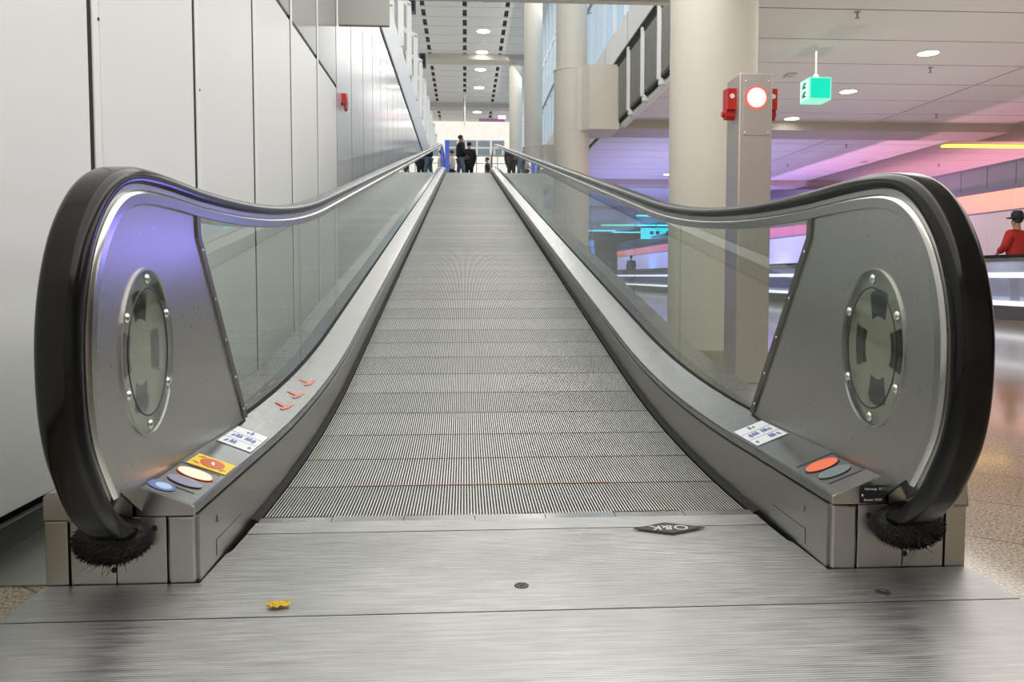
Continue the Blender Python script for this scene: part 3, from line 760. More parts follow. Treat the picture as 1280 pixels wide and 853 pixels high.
# low ceiling: long panels with dark joints
bm = bmesh.new()
k = -11
while True:
    a = 9.52 + 1.2 * k; b = a + 1.2
    if a > 62: break
    for (xa, xb) in ((3.06, 8.40), (8.43, 30)):
        box(bm, xa, xb, a + 0.016, b - 0.016, 3.90, 3.96, 0)
    if b < 9.6: box(bm, XW, 3.04, a + 0.016, min(b - 0.016, 9.35), 3.90, 3.96, 0)
    k += 1
box(bm, XW, 3.06, -4, 9.33, 3.985, 4.05, 1); box(bm, 3.06, 30, -4, 62, 3.985, 4.05, 1)
struct('ceiling', bm, [M['ceil'], M['gap']], 'low panelled ceiling with thin dark joints over the right hall', 'ceiling')
bm = bmesh.new(); box(bm, XW, 3.06, 9.36, 9.46, 3.88, 4.31, 0); struct('trim_2', bm, M['ceil'], 'edge of the low ceiling where the high atrium opens', 'ceiling edge')
# high atrium ceiling with rows of dark slots
bm = bmesh.new()
k = 0
SX = [-3.6, -1.73, -1.57, -0.18, -0.02, 1.39, 1.55, 3.0]
while True:
    a = 27.4 + 1.15 * k - 18; b = a + 1.15
    if a > 53: break
    for i in range(0, 7):
        xa, xb = SX[i], SX[i + 1]
        if i % 2 == 0: box(bm, xa, xb, a + 0.02, b - 0.02, 10.6, 10.66, 0)
        else: box(bm, xa, xb, a + 0.02, a + 0.32, 10.6, 10.66, 0)
    k += 1
box(bm, -3.6, 3.0, 9.3, 54, 10.70, 10.8, 1)
struct('ceiling_atrium', bm, [M['ceilhi'], M['gap']], 'high atrium ceiling with rows of short dark slots', 'ceiling')
for yb in (26.7, 36.8, 47.0):
    bm = bmesh.new(); box(bm, -3.6, 3.0, yb - 0.45, yb + 0.45, 10.36, 10.62, 0, 0.01)
    struct('beam', bm, M['beam'], {26.7: 'beam of the atrium ceiling nearest the camera, above the frame', 36.8: 'wide beam crossing the high atrium ceiling, the nearer one', 47.0: 'wide beam crossing the high atrium ceiling, the farther one'}[yb], 'beam')

# columns with corbels and beams
CX = {6.85: (2.0, 0.365), 16.9: (2.115, 0.37), 26.9: (2.165, 0.345), 36.9: (2.21, 0.33)}
clab = {6.85: 'thick cream round column standing just behind the steel signal pillar', 16.9: 'cream round column with an angular bracket, next to the grey louvres',
        26.9: 'third cream round column along the walkway, beyond the louvred one', 36.9: 'farthest and thinnest cream round column beside the walkway top'}
for cy, (cx, rad) in CX.items():
    bm = bmesh.new()
    up = rad * 0.87 if cy > 10 else rad
    if cy > 10: lathe(bm, [(rad, 0.0), (rad, 3.70), (rad - 0.004, 3.705), (rad, 3.71), (rad, 4.96), (rad + 0.012, 4.965), (rad + 0.012, 4.99), (up, 5.0), (up, 10.7)], cx, cy, 48)
    else: lathe(bm, [(rad, 0), (rad, 3.92)], cx, cy, 64)
    c = struct('column', bm, M['concrete'], clab[cy], 'column', True)
    if cy > 10:
        bm = bmesh.new()
        xs, xe = cx + 0.02, 3.02
        prism(bm, [(xs, cy - rad * 0.97, 3.70), (cx + 0.16, cy - rad * 0.98, 3.70), (cx + 0.30, cy - 0.54, 3.70), (xe, cy - 0.54, 3.70), (xe, cy + 0.58, 3.70), (cx + 0.30, cy + 0.58, 3.70), (cx + 0.16, cy + rad, 3.70), (xs, cy + rad, 3.70)], (0, 0, 1.30))
        meshobj('corbel', bm, M['concrete'], c)
    else:
        bm = bmesh.new(); lathe(bm, [(rad + 0.015, 0.0), (rad + 0.015, 0.09), (rad + 0.004, 0.095)], cx, cy, 48); meshobj('base_trim', bm, M['granitetrim'], c)
    if cy > 10:
        bm = bmesh.new(); box(bm, cx + 0.3, 30, cy - 0.52, cy + 0.56, 3.72, 3.99, 0, 0.01)
        struct('beam', bm, M['beam'], {16.9: 'long beige beam under the right hall ceiling, from the bracketed column', 26.9: 'second long beige beam under the right hall ceiling, farther off', 36.9: 'farthest long beige beam under the right hall ceiling'}[cy], 'beam')

# right gallery: white parapet, louvres, window wall
bm = bmesh.new(); box(bm, 2.95, 3.10, 9.3, 52, 5.10, 5.70, 0, 0.008); box(bm, 2.98, 3.10, 9.3, 52, 4.96, 5.10, 1)
for k in range(18): box(bm, 2.948, 2.952, 10.4 + 2.4 * k, 10.412 + 2.4 * k, 5.11, 5.69, 1)
struct('wall_right_gallery', bm, [M['frame'], M['black']], 'white parapet band of the upper right gallery above the louvres', 'wall')
bm = bmesh.new()
seg = [9.4, 10.4, 11.6, 12.8, 14.0, 15.2, 16.38]
for a, b in zip(seg, seg[1:]):
    box(bm, 3.03, 3.06, a, b, 3.9, 5.0, 0)
    n = 26
    for j in range(n):
        z = 3.93 + j * 0.041
        prism(bm, [(2.99, a + 0.04, z), (3.03, a + 0.04, z + 0.02), (3.03, a + 0.04, z + 0.032), (2.99, a + 0.04, z + 0.010)], (0, b - a - 0.08, 0))
lv = struct('wall_right_louvres', bm, M['louvre'], 'grey louvred screen hanging between the white parapet and the hall ceiling', 'louvre screen')
for yp in seg[1:-1]:
    bm = bmesh.new(); box(bm, 2.94, 3.0, yp - 0.04, yp + 0.04, 3.84, 5.02, 0, 0.006); box(bm, 2.97, 3.10, yp - 0.05, yp + 0.05, 3.76, 3.86, 0, 0.004)
    meshobj('post', bm, M['frame'], lv)
bm = bmesh.new(); box(bm, 3.06, 3.16, 9.36, 16.38, 3.74, 3.84, 0, 0.006); box(bm, 3.02, 3.10, 9.36, 16.38, 3.84, 3.9, 1); meshobj('edge_trim', bm, [M['frame'], M['black']], lv)
bm = bmesh.new(); box(bm, 3.02, 3.05, 9.3, 52, 5.7, 10.7)
w1 = struct('window_1', bm, M['daylight'], 'tall pale blue glazed wall above the right gallery parapet', 'window')
bm = bmesh.new()
for k in range(36): box(bm, 2.94, 3.03, 9.5 + 1.2 * k, 9.57 + 1.2 * k, 5.7, 10.6, 0)
for z in (7.3, 8.9): box(bm, 2.96, 3.03, 9.3, 52, z, z + 0.06, 0)
meshobj('frame', bm, M['frame'], w1)
bm = bmesh.new()
for k in range(14): cyl(bm, (2.86, 10.5 + 3 * k, 7.1), (2.86, 13.5 + 3 * k, 7.1), 0.035, seg=10)
for k in range(28): cyl(bm, (2.86, 10.7 + 1.5 * k, 7.1), (2.97, 10.7 + 1.5 * k, 7.1), 0.02, seg=8)
meshobj('glazing_rail', bm, M['greyfix'], w1)

# upper floor and back wall
bm = bmesh.new(); box(bm, XW, 3.1, YEND - 0.25, 54, ZTOP - 0.35, ZTOP - 0.001); struct('floor_upper', bm, M['granitetrim'], 'upper landing floor at the top of the walkway', 'floor')
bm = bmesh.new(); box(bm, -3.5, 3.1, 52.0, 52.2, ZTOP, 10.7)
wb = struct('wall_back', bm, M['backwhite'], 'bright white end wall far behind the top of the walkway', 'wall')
n = 2
for row, (z0, z1) in enumerate(((8.98, 9.36), (8.42, 8.86))):
    for (xa, xb) in ((-1.35, -0.62), (-0.50, -0.08), (0.02, 0.62), (0.74, 1.50), (1.64, 2.4)):
        bm = bmesh.new(); box(bm, xa, xb, 51.93, 51.99, z0, z1)
        o = struct('window_%d' % n, bm, M['backpane'], 'grey blue pane in the %s row of the bright end wall, %s' % (('upper', 'lower')[row], {-1.35: 'first from the left', -0.50: 'second from the left', 0.02: 'middle', 0.74: 'second from the right', 1.64: 'first from the right'}[xa]), 'window')
        n += 1
        bm = bmesh.new(); 
        for (p, q, r, s) in ((xa - 0.05, xa, z0 - 0.05, z1 + 0.05), (xb, xb + 0.05, z0 - 0.05, z1 + 0.05), (xa, xb, z0 - 0.05, z0), (xa, xb, z1, z1 + 0.05)): box(bm, p, q, 51.9, 51.99, r, s)
        meshobj('frame', bm, M['frame'], o)
bm = bmesh.new(); box(bm, XW, 2.9, 50.6, 50.68, 8.18, 8.28); box(bm, XW, 2.9, 50.6, 50.64, 7.72, 7.76)
for x in (-1.0, -0.2, 0.6, 1.4, 2.2): box(bm, x, x + 0.05, 50.6, 50.66, ZTOP, 8.2)
o = meshobj('gallery_railing', bm, M['greyfix']); tag(o, 'thin grey railing standing before the bright end wall', 'railing')

# right hall: wall with backlit band, parapet, far end
XR = 11.2
bm = bmesh.new()
Y0, n = 4.0, 60
for k in range(n):
    a = Y0 + 0.92 * k; b = a + 0.92
    box(bm, XR, XR + 0.05, a + 0.012, b - 0.012, 2.09, 2.51, 0)
    box(bm, XR + 0.02, XR + 0.05, a + 0.012, b - 0.012, 0.1, 2.06, 1)
    box(bm, XR, XR + 0.05, a + 0.012, b - 0.012, 2.60, 3.06, 2)
box(bm, XR + 0.05, XR + 0.15, Y0, Y0 + 0.92 * n, 0, 3.04, 3)
box(bm, XR - 0.03, XR + 0.05, Y0, Y0 + 0.92 * n, 2.51, 2.60, 3)
box(bm, XR - 0.04, XR + 0.05, Y0, Y0 + 0.92 * n, 3.06, 3.10, 3)
box(bm, XR - 0.02, XR + 0.05, Y0, Y0 + 0.92 * n, 2.06, 2.09, 3)
struct('wall_right', bm, [M['band'], M['lowpanel'], M['parapet'], M['violetline']], 'right hall wall with a glowing orange to pink glass band', 'wall')
bm = bmesh.new(); box(bm, 2.9, 30, 62, 62.2, 0, 4); 
for x in (6.5, 7.2, 8.4, 9.0, 9.6): box(bm, x, x + 0.35, 61.9, 62, 2.0, 2.9, 1)
struct('wall_far_hall', bm, [M['farblue'], M['bluewin']], 'dark blue end of the right hall with small lit panes', 'wall')
bm = bmesh.new(); box(bm, 30, 30.2, -4, 62, 0, 4); struct('wall_right_outer', bm, M['parapet'], 'outermost wall of the right hall', 'wall')
bm = bmesh.new(); box(bm, -1.45, 30, -4.2, -4.0, 0, 4.05); struct('wall_behind', bm, M['ceil'], 'wall behind the camera', 'wall')

# ------------------------------------------------------------------ second moving walkway
w2 = empty('moving_walkway', (8.6, 0, 0))
tag(w2, 'level moving walkway with lit glass sides crossing the right hall, man in red riding it', 'moving walkway')
ya, yb = 5.0, 52.0
for xo, nm in ((0.0, 'near'), (1.75, 'far')):
    bm = bmesh.new(); box(bm, xo - 0.02, xo + 0.12, ya, yb, 0, 0.23, 0, 0.005); meshobj('base_panel', bm, M['skirt'], w2)
    bm = bmesh.new(); box(bm, xo, xo + 0.08, ya, yb, 0.232, 0.305); meshobj('light_strip', bm, M['whitetube'], w2)
    bm = bmesh.new(); box(bm, xo + 0.02, xo + 0.06, ya, yb, 0.68, 0.765); meshobj('light_strip', bm, M['whitetube'], w2)
    bm = bmesh.new(); sweep(bm, [(ya, 1.0), (yb, 1.0)], [(0.03, xo + 0.0), (0.055, xo + 0.02), (0.055, xo + 0.08), (0.03, xo + 0.10), (0.0, xo + 0.09), (0.0, xo + 0.01)]); meshobj('handrail', bm, M['rubber'], w2)
    bm = bmesh.new(); box(bm, xo + 0.015, xo + 0.07, ya, yb, 0.94, 1.0); meshobj('handrail_guide', bm, M['steel'], w2)
    for k in range(16):
        a = ya + k * 2.94; bm = bmesh.new(); box(bm, xo + 0.035, xo + 0.045, a + 0.01, a + 2.93, 0.30, 0.945); meshobj('glass_panel', bm, M['glass2'], w2)
bm = bmesh.new(); box(bm, 0.12, 1.73, ya, yb, 0.0, 0.15); meshobj('walkway_bed', bm, M['groove'], w2)

# ------------------------------------------------------------------ signal pillar
pl = empty('signal_pillar', (1.757, 5.275, 0))
tag(pl, 'square steel pillar with a round red signal light, before the thick column', 'signal pillar')
bm = bmesh.new(); box(bm, -0.110, 0.110, -0.125, 0.125, 0.0, 2.02, 0, 0.008); meshobj('post', bm, M['pillar'], pl)
bm = bmesh.new(); box(bm, -0.084, 0.096, -0.128, -0.124, 1.62, 1.985, 0, 0.002); cv = meshobj('cover_plate', bm, M['pillar'], pl)
for x in (-0.070, 0.082):
    for z in (1.638, 1.967):
        bm = bmesh.new(); ball(bm, (x, -0.129, z), 0.006, 1, 0.5, 1, seg=10); meshobj('screw', bm, M['screw'], cv)
bm = bmesh.new()
cyl(bm, (0.0, -0.128, 1.862), (0.0, -0.136, 1.862), 0.076, 0.072, seg=40); lm = meshobj('lamp_rim', bm, M['signalrim'], pl)
bm = bmesh.new(); ball(bm, (0.0, -0.134, 1.862), 0.063, 1, 0.22, 1, seg=32); o = meshobj('signal_lamp', bm, M['signal'], pl, True); o['label'] = 'glowing round pinkish red lamp'
for sgn in (-1, 1):
    bm = bmesh.new()
    pr = [(-0.045, 1.935), (0.06, 1.945), (0.06, 1.80), (0.045, 1.745), (0.0, 1.735), (-0.02, 1.76), (-0.02, 1.80), (-0.045, 1.80)]
    prism(bm, [(sgn * 0.110, a - 0.02, b) for a, b in pr], (sgn * 0.055, 0, 0))
    rb = meshobj('red_call_box', bm, M['red'], pl)
    bm = bmesh.new(); cyl(bm, (sgn * 0.165, 0.01, 1.78), (sgn * 0.180, 0.01, 1.78), 0.020, seg=16); meshobj('call_button', bm, M['red'], rb)
    bm = bmesh.new(); cyl(bm, (sgn * 0.1375, -0.0655, 1.885), (sgn * 0.1375, -0.067, 1.885), 0.016, seg=16); meshobj('box_symbol', bm, M['white'], rb)

# red box on left wall
bm = bmesh.new()
prism(bm, [(XW, 8.02, 2.495), (XW + 0.045, 8.02, 2.495), (XW + 0.050, 8.02, 2.42), (XW + 0.042, 8.02, 2.35), (XW + 0.022, 8.02, 2.34), (XW + 0.012, 8.02, 2.40), (XW, 8.02, 2.41)], (0, 0.12, 0))
rbx = meshobj('red_alarm_box', bm, M['red']); tag(rbx, 'small red box fixed to the glossy left wall', 'alarm box')
bm = bmesh.new(); cyl(bm, (XW + 0.030, 8.02, 2.39), (XW + 0.030, 8.005, 2.39), 0.010, seg=14); meshobj('button', bm, M['darksteel'], rbx)
# grey box high on left wall
bm = bmesh.new(); box(bm, XW + 0.01, XW + 0.49, 7.8, 7.86, 3.085, 3.345, 0, 0.006)
gb = meshobj('wall_fixture', bm, M['greyfix']); tag(gb, 'plain grey box fixture high on the left wall under the ceiling edge', 'fixture')
bm = bmesh.new(); box(bm, XW + 0.10, XW + 0.20, 7.81, 7.85, 3.345, 3.93); meshobj('hanger', bm, M['frame'], gb)

# exit cube
ex = empty('exit_sign', (4.74, 11.0, 3.9))
tag(ex, 'glowing green cube sign hanging from the right hall ceiling', 'sign')
bm = bmesh.new(); cyl(bm, (0, 0, 0), (0, 0, -0.46), 0.012, seg=12); cyl(bm, (0, 0, -0.40), (0, 0, -0.47), 0.03, 0.05, seg=16); meshobj('rod', bm, M['frame'], ex)
bm = bmesh.new(); box(bm, -0.155, 0.155, -0.155, 0.155, -0.78, -0.47, 0, 0.008)
cb_ = meshobj('cube_case', bm, M['exitrim'], ex)
bm = bmesh.new(); box(bm, -0.138, 0.138, -0.158, -0.154, -0.755, -0.488); meshobj('green_face', bm, M['exit'], cb_)
bm = bmesh.new(); box(bm, -0.158, -0.154, -0.138, 0.138, -0.765, -0.485); meshobj('pale_face', bm, M['exitlight'], cb_)
bm = bmesh.new()
for z0 in (-0.60, -0.72):
    prism(bm, [(-0.159, -0.07, z0), (-0.159, 0.07, z0), (-0.159, 0.07, z0 + 0.03), (-0.159, 0.02, z0 + 0.08), (-0.159, -0.05, z0 + 0.08), (-0.159, -0.05, z0 + 0.05), (-0.159, 0.0, z0 + 0.04)], (-0.002, 0, 0))
meshobj('face_symbol', bm, M['exitdark'], cb_)

# downlights
def downlight(x, y, z, r, lit, label, group):
    o = empty('downlight', (x, y, z)); tag(o, label, 'downlight', group)
    bm = bmesh.new()
    n = 32
    for (r0, r1) in ((r * 1.12, r),):
        V = [[bm.verts.new((q * math.cos(2 * PI * k / n), q * math.sin(2 * PI * k / n), zz)) for k in range(n)] for q, zz in ((r0, 0.0), (r0, -0.012), (r1, -0.012), (r1, 0.0))]
        for a in range(3):
            for k in range(n): bm.faces.new((V[a][k], V[a][(k + 1) % n], V[a + 1][(k + 1) % n], V[a + 1][k]))
    meshobj('ring', bm, M['frame'], o)
    bm = bmesh.new(); cyl(bm, (0, 0, -0.002), (0, 0, -0.006), r, seg=32); meshobj('lens', bm, M['down'] if lit else M['dim'], o)
    return o
for (y, lab) in ((11.27, 'lit round downlight in the right hall ceiling, nearest the camera'), (13.66, 'lit round downlight just right of the green cube sign'), (16.06, 'lit round downlight just right of the signal pillar top'), (25.04, 'lit downlight seen left of the thick column, past the beige beam')):
    downlight(6.5 if y < 20 else 6.26, y, 3.9, 0.14, True, lab, 'downlights of the right hall')
dl_labels = {29.4: 'unlit downlight ring highest up in the atrium ceiling', 32.97: 'brightest lit downlight of the atrium, second from the top of its row', 34.9: 'unlit downlight just before the nearer atrium beam', 36.9: '', 39.0: 'lit downlight just beyond the nearer atrium beam', 42.7: 'lit downlight before the farther atrium beam', 44.6: 'unlit downlight right against the farther atrium beam', 49.0: 'farthest lit downlight, beyond the last atrium beam'}
for y, lit in ((29.4, False), (32.97, True), (34.9, False), (39.0, True), (40.6, False), (42.7, True), (44.6, False), (49.0, True)):
    downlight(0.65, y, 10.6, 0.26, lit, dl_labels.get(y) or 'unlit downlight between two lit ones in the atrium', 'downlights of the atrium ceiling')
downlight(0.66, 36.2 - 0.2, 10.36 + 0.24, 0.26, True, 'lit downlight close before the nearer atrium beam', 'downlights of the atrium ceiling')

# sprinklers and smoke detectors
def sprinkler(x, y, lab):
    bm = bmesh.new(); lathe(bm, [(0.035, 0), (0.035, -0.012), (0.012, -0.016), (0.012, -0.07), (0.03, -0.075), (0.03, -0.082)], 0, 0, 14)
    o = meshobj('ceiling_sprinkler', bm, M['greyfix'], None, False, (x, y, 3.9)); tag(o, lab, 'sprinkler', 'sprinklers of the right hall ceiling')
for (x, y, l) in ((4.62, 9.6, 'small sprinkler head at the top of the picture, right of the column'), (7.0, 12.05, 'small sprinkler head just below the nearest ceiling downlight'), (9.16, 15.45, 'small sprinkler head before the beige beam, far right'),
                  (9.12, 19.1, 'small sprinkler head just beyond the beige beam, beside the yellow strip'), (9.08, 22.55, 'small sprinkler head over the pink lit ceiling'), (13.4, 22.3, 'small sprinkler head under the far end of the yellow strip')):
    sprinkler(x, y, l)
for (x, y, l) in ((5.03, 12.6, 'small square smoke detector left of the green cube sign'), (11.0, 21.95, 'small smoke detector on the pink lit part of the ceiling')):
    bm = bmesh.new(); box(bm, -0.07, 0.07, -0.12, 0.12, -0.03, 0, 0, 0.01)
    o = meshobj('smoke_detector', bm, M['louvre'], None, False, (x, y, 3.9)); tag(o, l, 'smoke detector')
    bm = bmesh.new(); box(bm, -0.05, 0.05, -0.02, 0.02, -0.034, -0.029); meshobj('vent_slot', bm, M['greyfix'], o)

# strip lights
def strip(x0, x1, y, z, w, mat, lab, cat='strip light', group=None):
    bm = bmesh.new(); box(bm, x0, x1, y - w, y + w, z - 0.055, z - 0.012)
    o = meshobj('ceiling_strip_light', bm, mat); tag(o, lab, cat, group)
    bm = bmesh.new(); box(bm, x0 - 0.03, x1 + 0.03, y - w - 0.03, y + w + 0.03, z - 0.012, z); meshobj('housing', bm, M['frame'], o)
strip(11.5, 15.5, 19.0, 3.9, 0.11, M['ystrip'], 'long yellow strip light under the right hall ceiling')
strip(8.9, 9.75, 41.8, 3.9, 0.18, M['cstrip'], 'short cyan strip light, nearest of the far coloured strips')
strip(8.4, 10.55, 49.7, 3.9, 0.28, M['gstrip'], 'greenish strip light in the far right hall')
strip(10.7, 13.4, 49.7, 3.9, 0.3, M['cstrip'], 'wide cyan strip light just above the cyan sign')
strip(8.3, 10.4, 55.8, 3.9, 0.25, M['cstrip'], 'left far cyan strip light, low over the red wall band')
strip(10.6, 13.2, 57.7, 3.9, 0.25, M['cstrip'], 'farthest cyan strip light behind the cyan sign')
bm = bmesh.new(); box(bm, 10.55, 12.5, 48.2, 48.35, 2.95, 3.62, 0, 0.02)
cs = meshobj('hall_sign', bm, M['csign']); tag(cs, 'glowing cyan sign above the red wall band in the far right hall', 'sign')
bm = bmesh.new()
for x in (11.1, 11.45, 12.1): box(bm, x, x + 0.22, 48.17, 48.2, 3.22, 3.42)
meshobj('sign_marks', bm, M['blue'], cs)
bm = bmesh.new(); box(bm, 11.48, 11.52, 48.25, 48.3, 3.6, 3.9); meshobj('hanger', bm, M['frame'], cs)
bm = bmesh.new(); box(bm, 7.35, 7.65, 47.9, 48.0, 2.45, 2.85, 0, 0.02); o = meshobj('small_sign', bm, M['bluewin']); tag(o, 'small bright blue square sign at the far left of the hall view', 'sign')
bm = bmesh.new(); box(bm, 7.48, 7.52, 47.93, 47.97, 2.85, 3.9); meshobj('rod', bm, M['greyfix'], o)

# atrium: hanging rod, pink sign, blue stele, bin-like screens
bm = bmesh.new(); cyl(bm, (-0.10, 44.5, 10.62), (-0.10, 44.5, 8.95), 0.05, seg=12); cyl(bm, (-0.10, 44.5, 10.62), (-0.10, 44.5, 10.52), 0.12, 0.08, seg=16)
o = meshobj('hanging_rod', bm, M['frame']); tag(o, 'thin white rod hanging from the atrium ceiling before the end wall', 'rod')
bm = bmesh.new(); box(bm, 0.75, 2.3, 48.6, 48.75, 9.98, 10.14); o = meshobj('hanging_sign', bm, M['purple']); tag(o, 'narrow purple hanging sign with a pink light at its end', 'sign')
bm = bmesh.new(); box(bm, 1.9, 2.35, 48.5, 48.62, 10.12, 10.32); meshobj('pink_tube', bm, M['pinkneon'], o)
bm = bmesh.new(); box(bm, 1.5, 1.55, 48.65, 48.7, 10.14, 10.6); meshobj('hanger', bm, M['greyfix'], o)
st = empty('info_stele', (-0.80, 31.6, ZTOP)); tag(st, 'narrow upright blue lit panel beside the left handrail at the top', 'sign panel')
bm = bmesh.new(); box(bm, -0.08, 0.08, -0.05, 0.05, 0.06, 1.72, 0, 0.02); meshobj('panel', bm, M['bluestele'], st)
bm = bmesh.new(); box(bm, -0.10, -0.08, -0.06, 0.06, 0.0, 1.75); meshobj('edge', bm, M['frame'], st)
bm = bmesh.new(); box(bm, -0.12, 0.12, -0.15, 0.15, 0.0, 0.06, 0, 0.01); meshobj('base', bm, M['greyfix'], st)

# gallery frames along the upper left
rf = empty('gallery_portal', (XW, 13.3, 5.08))
bm = bmesh.new(); box(bm, -0.05, 0.05, -0.05, 0.05, 0, 1.58, 0, 0.006); meshobj('post', bm, M['frame'], rf)
bm = bmesh.new(); box(bm, -0.40, -0.32, -0.05, 0.05, -0.0, 1.80, 0, 0.006); meshobj('rear_post', bm, M['frame'], rf)
bm = bmesh.new(); prism(bm, [(0.05, -0.05, 1.50), (0.05, -0.05, 1.60), (-0.42, -0.05, 1.84), (-0.42, -0.05, 1.74)], (0, 0.10, 0)); meshobj('top_arm', bm, M['frame'], rf)
bm = bmesh.new(); box(bm, -0.34, -0.04, -0.03, 0.03, 0.02, 0.10); meshobj('foot_arm', bm, M['frame'], rf)
ordw = ['nearest', 'second', 'third', 'fourth', 'fifth', 'sixth', 'seventh', 'eighth', 'ninth', 'tenth', 'eleventh', 'twelfth']
for i in range(12):
    o = rf if i == 0 else copy_tree(rf)
    o.location = (XW, 13.3 + 2.33 * i, 5.08)
    tag(o, ('%s white metal frame standing on the left gallery parapet, counting away from the camera' % ordw[i]) if i else 'white metal frame on the left gallery parapet nearest the camera', 'frame', 'white frames along the left gallery')
for (y, l) in ((17.9, 'dark box fixed beside the third white gallery frame'), (22.6, 'dark box fixed beside the fifth white gallery frame')):
    bm = bmesh.new(); box(bm, -0.02, 0.16, -0.14, 0.14, -0.02, 0.36, 0, 0.03); o = meshobj('loudspeaker', bm, M['loud'], None, False, (XW - 0.02, y + 0.27, 6.55)); tag(o, l, 'loudspeaker')
    bm = bmesh.new(); box(bm, 0.02, 0.12, -0.15, -0.14, 0.03, 0.30); meshobj('grille', bm, M['black'], o)
    bm = bmesh.new(); box(bm, -0.02, 0.02, -0.1, 0.1, -1.47, 0.0); meshobj('stand_pole', bm, M['frame'], o)

# ------------------------------------------------------------------ people
def skin_mesh(chains, sub=2):
    """chains: list of dicts {verts:[(co, r)], edges:[(i,j)], root}; returns one mesh"""
    bmo = bmesh.new()
    for ch in chains:
        me = bpy.data.meshes.new('tmp'); me.from_pydata([v[0] for v in ch['verts']], ch['edges'], [])
        o = bpy.data.objects.new('tmp', me); COL.objects.link(o)
        o.modifiers.new('s', 'SKIN'); 
        for i, v in enumerate(ch['verts']):
            r = v[1]
            me.skin_vertices[0].data[i].radius = r if isinstance(r, tuple) else (r, r)
            me.skin_vertices[0].data[i].use_root = (i == ch.get('root', 0))
        s = o.modifiers.new('u', 'SUBSURF'); s.levels = sub; s.render_levels = sub
        bpy.context.view_layer.update()
        ev = o.evaluated_get(bpy.context.evaluated_depsgraph_get())
        m2 = bpy.data.meshes.new_from_object(ev)
        bmo.from_mesh(m2)
        bpy.data.objects.remove(o); bpy.data.meshes.remove(me); bpy.data.meshes.remove(m2)
    return bmo

